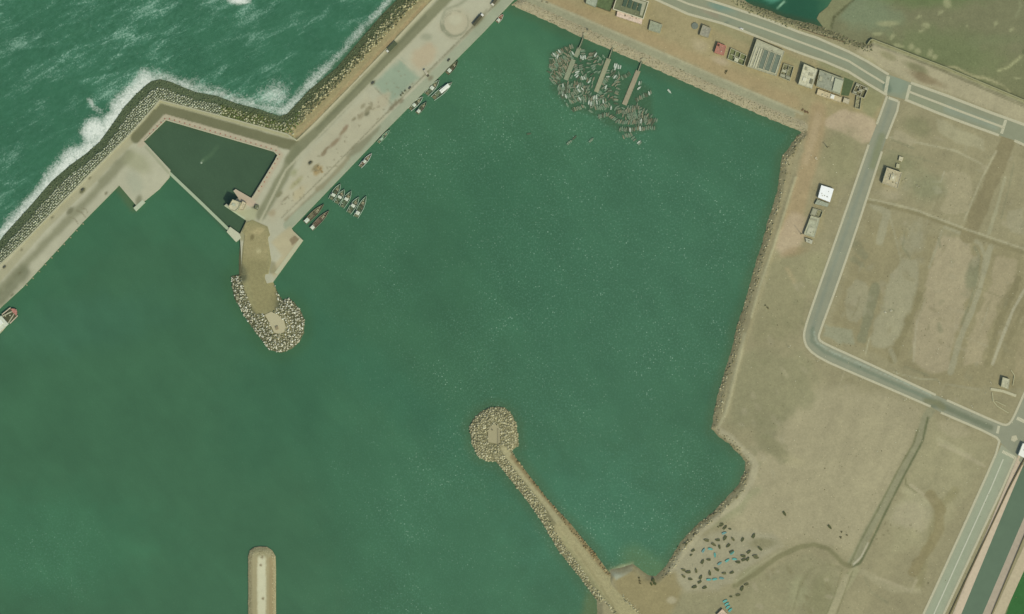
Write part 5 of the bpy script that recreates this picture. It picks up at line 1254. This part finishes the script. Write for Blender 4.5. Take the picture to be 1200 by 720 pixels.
# ---------------------------------------------------------------- trawlers
def trawler(sx, sy, bx, by, w, label, hull=(90, 108, 84), deck=(96, 112, 84), rail=(176, 190, 166), house_c=(192, 198, 174), house_at=.3, house_l=.2, extras=True, name='trawler', cover=None, group=None, hw=.55):
    L = math.hypot(bx-sx, by-sy); a = math.atan2(-(by-sy), bx-sx)
    r = empty(name, (sx+bx)/2, (sy+by)/2, 0, a); tag(r, label, 'trawler' if name == 'trawler' else 'ship', group)
    me = hull_mesh('hull', L, w, 1.7, [M(hull, .7), M(deck, .9, .2), M(deck), M(rail, .6, .1)], 0, .5, .8)
    o = bpy.data.objects.new('hull', me); col.objects.link(o); o.parent = r
    X = lambda t: -L/2+L*t
    m = MB(); m.box((X(house_at), 0, 2.0), (L*house_l, w*hw, 2.6)); hs = m.build('wheelhouse', M(house_c, .6, .08), r)
    m = MB(); m.box((X(house_at), 0, 3.4), (L*house_l+.5, w*hw+.4, .2)); m.build('roof', M(tuple(min(240, c+8) for c in house_c), .6, .08), hs)
    m = MB(); m.box((X(house_at)+L*house_l/2+.03, 0, 2.6), (.1, w*hw*.8, .7)); m.build('window', WIN, hs)
    m = MB(); m.tube((X(house_at+house_l*.9), 0, .6), (X(house_at+house_l*.9), 0, 8), .14, .08); m.tube((X(house_at+house_l*.9), 0, 5), (X(.1), 0, 4.2), .09); m.build('mast', M((170, 166, 130)), r)
    m = MB(); m.box((X(.66), 0, .9), (L*.12, w*.4, .7)); m.build('hatch', M((150, 144, 112)), r)
    m = MB(); m.box((X(.52), 0, .95), (L*.06, w*.5, .8)); m.tube((X(.52), -w*.3, 1.3), (X(.52), w*.3, 1.3), .35); m.build('winch', M((88, 84, 62)), r)
    m = MB(); m.box((X(.09), 0, 1.1), (L*.1, w*.55, .6), .2); m.box((X(.12), .3, 1.5), (L*.06, w*.3, .4), .6); m.build('net_pile', M(cover or (112, 108, 78), .95, .3), r)
    if extras:
        rd = random.Random(int(sx*3+sy)); m = MB()
        for k in range(14): m.box((X(rd.uniform(.1, .8)), rd.uniform(-.3, .3)*w, 1.3), (rd.uniform(.4, 1.5), rd.uniform(.3, .9), rd.uniform(.3, .7)), rd.uniform(0, 3))
        m.build('deck_gear', M(rd.choice([(74, 84, 60), (92, 90, 66), (64, 76, 56)]), .9, .3), r)
        for t, s, c in ((.78, .5, (190, 184, 150)), (.44, -1, (156, 60+60, 100)), (.2, 1, (200, 200, 176)), (.6, -.9, (180, 180, 150))):
            m = MB(); m.box((X(t), s*w*.22, 1.0), (.9, .7, .6), s); m.build('fish_crate', M(c), r)
    return r
trawler(507, 116, 530, 97, 8, 'large trawler with a long white cabin, outermost on the northern quay', house_c=(220, 222, 204), house_at=.62, house_l=.42, rail=(176, 196, 168), hw=.5)
trawler(499.5, 111.5, 515, 94, 7.4, 'trawler with a small white wheelhouse inside the long cabined one', house_at=.45, house_l=.16)
trawler(480, 129, 496, 113.5, 6.5, 'trawler with a curved white bow rail tight against the quay', house_at=.35, house_l=.14, rail=(190, 200, 176)); trawler(488.5, 133.5, 500.5, 119.5, 6, 'short trawler with a pale stern outside the curved rail one', house_at=.2, house_l=.18, rail=(110, 130, 104))
trawler(523.5, 87, 537, 71.5, 7, 'weathered green trawler north of the long cabined one', hull=(84, 100, 74), deck=(88, 94, 66), rail=(104, 122, 92), house_at=.25, house_l=.18)
trawler(582.5, 26.5, 590, 17, 5, 'small red and white boat in the northern quay corner', hull=(176, 110, 92), deck=(168, 100, 84), rail=(190, 186, 164), house_at=.25, house_l=.25, extras=False)
trawler(422, 196, 436, 180, 5.5, 'red and white trawler alone halfway along the quay', deck=(120, 96, 78), rail=(196, 206, 186), hull=(150, 90, 74), house_at=.4, house_l=.15)
trawler(443, 168, 457.5, 152, 4.5, 'faded pale green boat lying close against the quay', hull=(130, 156, 126), deck=(116, 146, 116), rail=(140, 168, 136), house_c=(150, 170, 140), house_at=.3, house_l=.14, extras=False)
row5 = [((387.5, 234.5), (399.5, 215.5), 'against the quay, innermost', .3), ((394, 239), (404, 222), 'second from the quay', .45), ((400.5, 243.5), (412, 224), 'third from the quay', .5), ((408.5, 250), (421, 231), 'fourth from the quay', .45), ((417, 255), (429.5, 230), 'outermost, with thin masts', .2)]
for (s, b, l, ha) in row5:
    trawler(*s, *b, 7.6, 'dark green trawler in the row of five, %s' % l, rail=(168, 190, 160), hull=(80, 104, 80), deck=(84, 104, 76), cover=(110, 116, 86), house_at=ha, house_l=.13, group='trawlers rafted in a row of five')
trawler(357, 261.5, 380, 239.5, 7, 'brown covered boat alongside the quay south of the row', hull=(100, 98, 72), deck=(112, 108, 82), rail=(128, 126, 96), house_at=.13, house_l=.16, cover=(96, 84, 58)); trawler(364.5, 269, 386, 247, 6.6, 'maroon decked trawler outside the brown covered boat', hull=(88, 84, 66), deck=(108, 92, 74), rail=(130, 132, 104), house_at=.1, house_l=.12)
# ship at the left edge
r = empty('cargo_ship', -8, 388, 0, math.atan2(51, 57)); tag(r, 'broad ship with reddish bow and white bridge moored at the left edge', 'ship')
L = 76
me = hull_mesh('hull', L, 17, 2.2, [M((150, 134, 112), .8), M((120, 122, 92), .9, .2), M((150, 146, 116)), M((170, 168, 138), .8, .2)], 0, 1.2, .9, .55); o = bpy.data.objects.new('hull', me); col.objects.link(o); o.parent = r
m = MB(); m.box((L*.345, 0, 1.7), (12, 10.5, 1.2)); m.build('cargo_hold', M((78, 80, 54), .9, .35, 0, .5), r)
m = MB(); m.box((L*.36, 0, 2.6), (1.4, 1.4, 1.6)); m.box((L*.30, 3, 2.5), (2, .8, .6), .4); m.build('cargo_gear', M((176, 176, 140), .8, .2), r)
m = MB(); m.prism([(L*.425, -5.2), (L*.46, -4), (L*.482, -2), (L*.49, 0), (L*.482, 2), (L*.46, 4), (L*.425, 5.2), (L*.43, 2), (L*.42, 0), (L*.43, -2)], 2.0, 3.1); m.build('foredeck', M((168, 116, 100), .8, .5, 0, .6), r)
m = MB(); m.box((L*.36, 6.6, 2.7), (13, 1.1, .8), -.06); m.box((L*.36, -6.6, 2.7), (13, 1.1, .8), .06); m.build('side_rail', M((186, 168, 142), .8, .4, 0, .6), r)
m = MB(); m.box((L*.14, 0, 3.2), (18, 13, 3.6)); bh = m.build('bridge', M((196, 200, 176), .8, .25, 0, .4), r)
m = MB(); m.box((L*.17, 1, 5.4), (7, 6, 1.2)); m.build('wheelhouse', M((216, 218, 200), .7), bh)
m = MB(); m.box((L*.08, -3, 5.3), (3, 3, 1)); m.build('funnel', M((104, 106, 84), .7), bh)

# ---------------------------------------------------------------- vehicles
def wheels(m_list, r, L, w, ax):
    for x in ax:
        for s in (-1, 1):
            m = MB(); m.tube((x, s*(w/2-.25), .45), (x, s*(w/2+.02), .45), .45, .45, 14); wh = m.build('wheel', M((50, 50, 44), .9), r)
            m = MB(); m.tube((x, s*(w/2+.02), .45), (x, s*(w/2+.05), .45), .22, .22, 10); m.build('rim', M((150, 150, 140), .5), wh)
def car(x, y, a, c, label, z=LAND):
    r = empty('parked_car', x, y, z, R(a)); tag(r, label, 'car')
    m = MB(); N = [(-2.1, .35), (2.1, .35), (2.1, .8), (1.2, .95), (-1.9, 1.0), (-2.15, .8)]
    vs = [(p[0], -.85, p[1]) for p in N]+[(p[0], .85, p[1]) for p in N]; n = 6
    m.add(vs, [(i, (i+1) % n, n+(i+1) % n, n+i) for i in range(n)]+[tuple(range(n-1, -1, -1)), tuple(range(n, 2*n))]); m.build('body', M(c, .35, .05), r)
    m = MB(); m.add([(-1.7, -.75, .98), (1.0, -.75, .95), (1.0, .75, .95), (-1.7, .75, .98), (-1.3, -.62, 1.45), (.35, -.62, 1.45), (.35, .62, 1.45), (-1.3, .62, 1.45)], [(4, 5, 6, 7), (0, 1, 5, 4), (1, 2, 6, 5), (2, 3, 7, 6), (3, 0, 4, 7)]); m.build('windows', WIN, r)
    m = MB(); m.box((-.45, 0, 1.47), (1.6, 1.2, .05)); m.build('roof', M(c, .35, .05), r); wheels(None, r, 4, 1.7, (-1.3, 1.3))
    return r
def truck(x, y, a, L, bc, cc, label, z=QUAY, w=2.6, h=3.0, cw=None):
    r = empty('lorry', x, y, z, R(a)); tag(r, label, 'lorry'); cl = 2.3
    m = MB(); m.box((-cl/2-.2, 0, .9+(h-.9)/2), (L-cl-.3, w, h-.9)); b = m.build('cargo_box', M(bc, .8, .15), r)
    m = MB(); m.box((-cl/2-.2, 0, h+.05), (L-cl-1.2, w-.6, .12)); m.build('tarpaulin', M(tuple(int(v*.9) for v in bc), .9, .2), b)
    m = MB(); m.box((0, 0, .75), (L, w*.7, .25)); m.build('chassis', M((70, 70, 60)), r)
    m = MB(); m.box((L/2-cl/2, 0, 1.65), (cl, cw or w, 2.1)); c = m.build('cab', M(cc, .5, .05), r)
    m = MB(); m.box((L/2+.02, 0, 2.1), (.08, (cw or w)*.85, .8)); m.build('windscreen', WIN, c); wheels(None, r, L, w, (-L/2+1.2, -L/2+2.6, L/2-1.2))
    return r
truck(459, 56, 225, 15.5, (92, 100, 70), (204, 204, 186), 'dark green covered lorry with white cab on the breakwater road', w=5.2, h=3.4, cw=2.8)
truck(560.5, 24, 50, 17, (92, 90, 66), (220, 218, 204), 'long dark lorry with white cab on the wide apron', w=3, h=3.4)
truck(579.5, 3, 235, 10, (100, 96, 72), (206, 200, 176), 'dark lorry with pale cab in the northern quay corner', w=3.2)
truck(500, 86.5, -58, 9, (190, 184, 156), (84, 80, 60), 'pale lorry with dark cab at the edge of the northern quay')
car(422.5, 89.8, 45, (214, 214, 202), 'white car on the breakwater road south of the green lorry', QUAY); car(437, 97.5, 45, (90, 90, 74), 'dark car at the apron edge beside the breakwater road', QUAY)
car(526, 71, 50, (84, 84, 64), 'dark car at the quay edge above the trawlers', QUAY); car(480.5, 103.5, 50, (96, 96, 76), 'dark car in the middle of the green stained apron', QUAY)
car(97.5, 222.5, 45, (88, 88, 66), 'dark olive car on the western quay road', QUAY); car(868.5, 34.2, -22, (226, 224, 210), 'white car on the dual road above the market hall', LAND+.04)
car(364, 191, 45, (90, 86, 62), 'dark car beside the earth heap on the long quay', QUAY); car(6, 313, 45, (96, 96, 74), 'dark car near the left end of the western quay', QUAY)
# net piles, debris
def pile(name, pts, c, label, z=QUAY, cat='nets', seed=1, s=1.6):
    rd = random.Random(seed); m = WB()
    for x, y in pts:
        for k in range(5):
            wx, wy = W(x+rd.uniform(-1, 1), y+rd.uniform(-1, 1)); m.box((wx, wy, z+.3), (rd.uniform(.6, s), rd.uniform(.5, s), rd.uniform(.5, 1.1)), rd.uniform(0, 3))
    o = m.build(name, M(c, .95, .3)); tag(o, label, cat)
pile('net_pile', [(470, 112), (472, 109.5), (474.5, 107)], (100, 102, 78), 'long dark net pile lying on the green stained apron', seed=2)
pile('net_pile', [(378, 202), (376, 199), (373, 196), (370, 202)], (158, 138, 96), 'tan heap of earth and nets in the middle of the long quay', seed=3)
pile('scrap_heap', [(765, 681), (767, 684), (763.5, 684), (766, 679.5)], (76, 82, 48), 'dark green heap at the southern corner of the bay', LAND, 'heap', 4, 2.6)
pile('driftwood', [(749, 677), (749.6, 680), (750, 683)], (92, 88, 58), 'thin dark upright pile of driftwood on the southern beach', LAND, 'driftwood', 5, 1)
pile('scrap_heap', [(940, 129), (943, 131), (945.5, 132)], (112, 90, 62), 'brown scrap heap beside the northern dirt road', LAND, 'heap', 6)
pile('scrap_heap', [(986, 623.5), (992, 627), (984.5, 629.5)], (100, 96, 66), 'three small dark clumps of debris on the flat', LAND, 'debris', 7, 1.4)
pile('scrap_heap', [(842, 617), (845, 614), (848, 620)], (104, 104, 70), 'loose olive clumps above the beached boats', LAND, 'debris', 8, 2)
pile('scrap_heap', [(851, 84), (850, 86)], (84, 82, 56), 'small dark heap south of the walled compound', LAND, 'heap', 9, 1.4)
pile('stone_heap', [(955, 186), (956, 187.5)], (190, 178, 146), 'small pale stone heap on the dirt road', LAND, 'heap', 10, 1.5)
pile('stone_heap', [(897, 358), (899, 361)], (100, 98, 68), 'small dark stone heap on the eastern flat', LAND, 'heap', 11, 1.2)
pile('stone_heap', [(636, 2), (641, 4)], (136, 128, 98), 'low ring of stones on the dirt near the north western corner', LAND, 'heap', 12, 1.4)
pile('stone_heap', [(1044, 364), (1037, 366)], (196, 190, 160), 'pale stone heap in the eastern field', LAND, 'heap', 13, 1.3)
pile('stone_heap', [(1058, 213), (1061, 211), (1077, 220), (1074, 218)], (166, 160, 126), 'loose stones east of the cream villa', LAND, 'heap', 14, 1.6)
# beached long boat on dirt, mast
r = empty('radio_mast', 938.5, 274.5); m = WB(); x, y = W(938.5, 274.5); m.tube((x, y, LAND), (x, y, LAND+16), .35, .2); m.build('pole', M((110, 104, 80)), r)
m = WB(); m.box((x, y, LAND+.3), (1.4, 1.4, .6)); m.build('footing', M((160, 154, 120)), r); m = WB(); m.box((x, y, LAND+15), (2.2, .2, .2), .5); m.build('crossarm', M((110, 104, 80)), r); tag(r, 'tall thin pole casting a long shadow beside the long store', 'pole')
r = empty('utility_pole', 969, 173); m = WB(); x, y = W(969, 173); m.tube((x, y, LAND), (x, y, LAND+10), .45, .3); m.build('pole', M((84, 76, 54)), r); m = WB(); m.box((x, y, LAND+9), (2.4, .3, .3), .3); m.build('crossarm', M((84, 76, 54)), r); tag(r, 'dark utility pole on the bare ground above the white roofed shed', 'pole')
# street lamps
lm = MB(); 
def lamp():
    r = empty('street_lamp', 0, 0); m = MB(); m.tube((0, 0, 0), (0, 0, 8), .13, .08); m.build('post', M((170, 168, 140)), r)
    m = MB(); m.tube((0, 0, 8), (1.6, 0, 8.3), .06); m.build('arm', M((170, 168, 140)), r); m = MB(); m.box((1.9, 0, 8.3), (.9, .35, .15)); m.build('lamp_head', M((200, 200, 180)), r)
    m = MB(); m.box((0, 0, .25), (1.1, 1.1, .5)); m.build('base', M((192, 186, 150)), r); return r
L0 = lamp()
lampspots = [(957.5, 423.5, 65, 'at the outside of the road bend'), (1008, 445.5, 65, 'first past the bend on the south side'), (1059.5, 469, 65, 'on the south side just west of the track'), (1110, 492, 65, 'on the south side just east of the track'), (1050, 436, -115, 'on the north side of the field'), (1138, 475.5, -115, 'on the north side near the track'), (1100, 448, -115, 'standing on the gap by the north side'), (924, 407, 65, 'alone on the flat west of the bend'), (1160, 448, -115, 'near the small block house')]
for i, (x, y, a, l) in enumerate(lampspots):
    o = L0 if i == 0 else copy_tree(L0); wx, wy = W(x, y); o.location = (wx, wy, LAND); o.rotation_euler = (0, 0, R(a)); tag(o, 'pale street lamp ' + l, 'street lamp', 'street lamps along the side road')
# buoy in basin
m = MB(); m.tube((0, 0, -.2), (0, 0, .5), 1.3, 1.1, 16); m.tube((0, 0, .5), (0, 0, .9), .4, .3, 10); o = m.build('mooring_buoy', M((150, 164, 138), .6)); x, y = W(236, 191); o.location = (x, y, 0); tag(o, 'round pale mooring buoy alone in the small basin', 'buoy')
# field ground cover beyond canal
m = MB()
# ---------------------------------------------------------------- camera, light
cam = bpy.data.cameras.new('camera'); co = bpy.data.objects.new('camera', cam); col.objects.link(co)
H = 2600.0; co.location = (0, 0, H); cam.sensor_width = 36; cam.lens = 36*H/1200; cam.clip_end = 30000; cam.clip_start = 10
scene.camera = co
ELEV = 50; dx, dy = .62, -.785          # towards the sun
w = bpy.data.worlds.new('World'); scene.world = w; w.use_nodes = True; nt = w.node_tree
sky = nt.nodes.new('ShaderNodeTexSky'); sky.sky_type = 'NISHITA'; sky.sun_disc = False; sky.sun_elevation = R(ELEV); sky.sun_rotation = math.atan2(dx, dy)
sky.dust_density = 2.0
nt.links.new(sky.outputs[0], nt.nodes['Background'].inputs[0]); nt.nodes['Background'].inputs[1].default_value = .15
sl = bpy.data.lights.new('sun', 'SUN'); sl.energy = 2.7; sl.angle = R(.6); sl.color = (1, .95, .86); so = bpy.data.objects.new('sun', sl); col.objects.link(so)
d = Vector((dx*math.cos(R(ELEV)), dy*math.cos(R(ELEV)), math.sin(R(ELEV)))); so.rotation_euler = d.to_track_quat('Z', 'Y').to_euler()
scene.render.engine = 'CYCLES'; scene.render.resolution_x = 1024; scene.render.resolution_y = 614
vs = scene.view_settings; vs.view_transform = 'Standard'; vs.look = 'None'; vs.exposure = 0; vs.gamma = 1
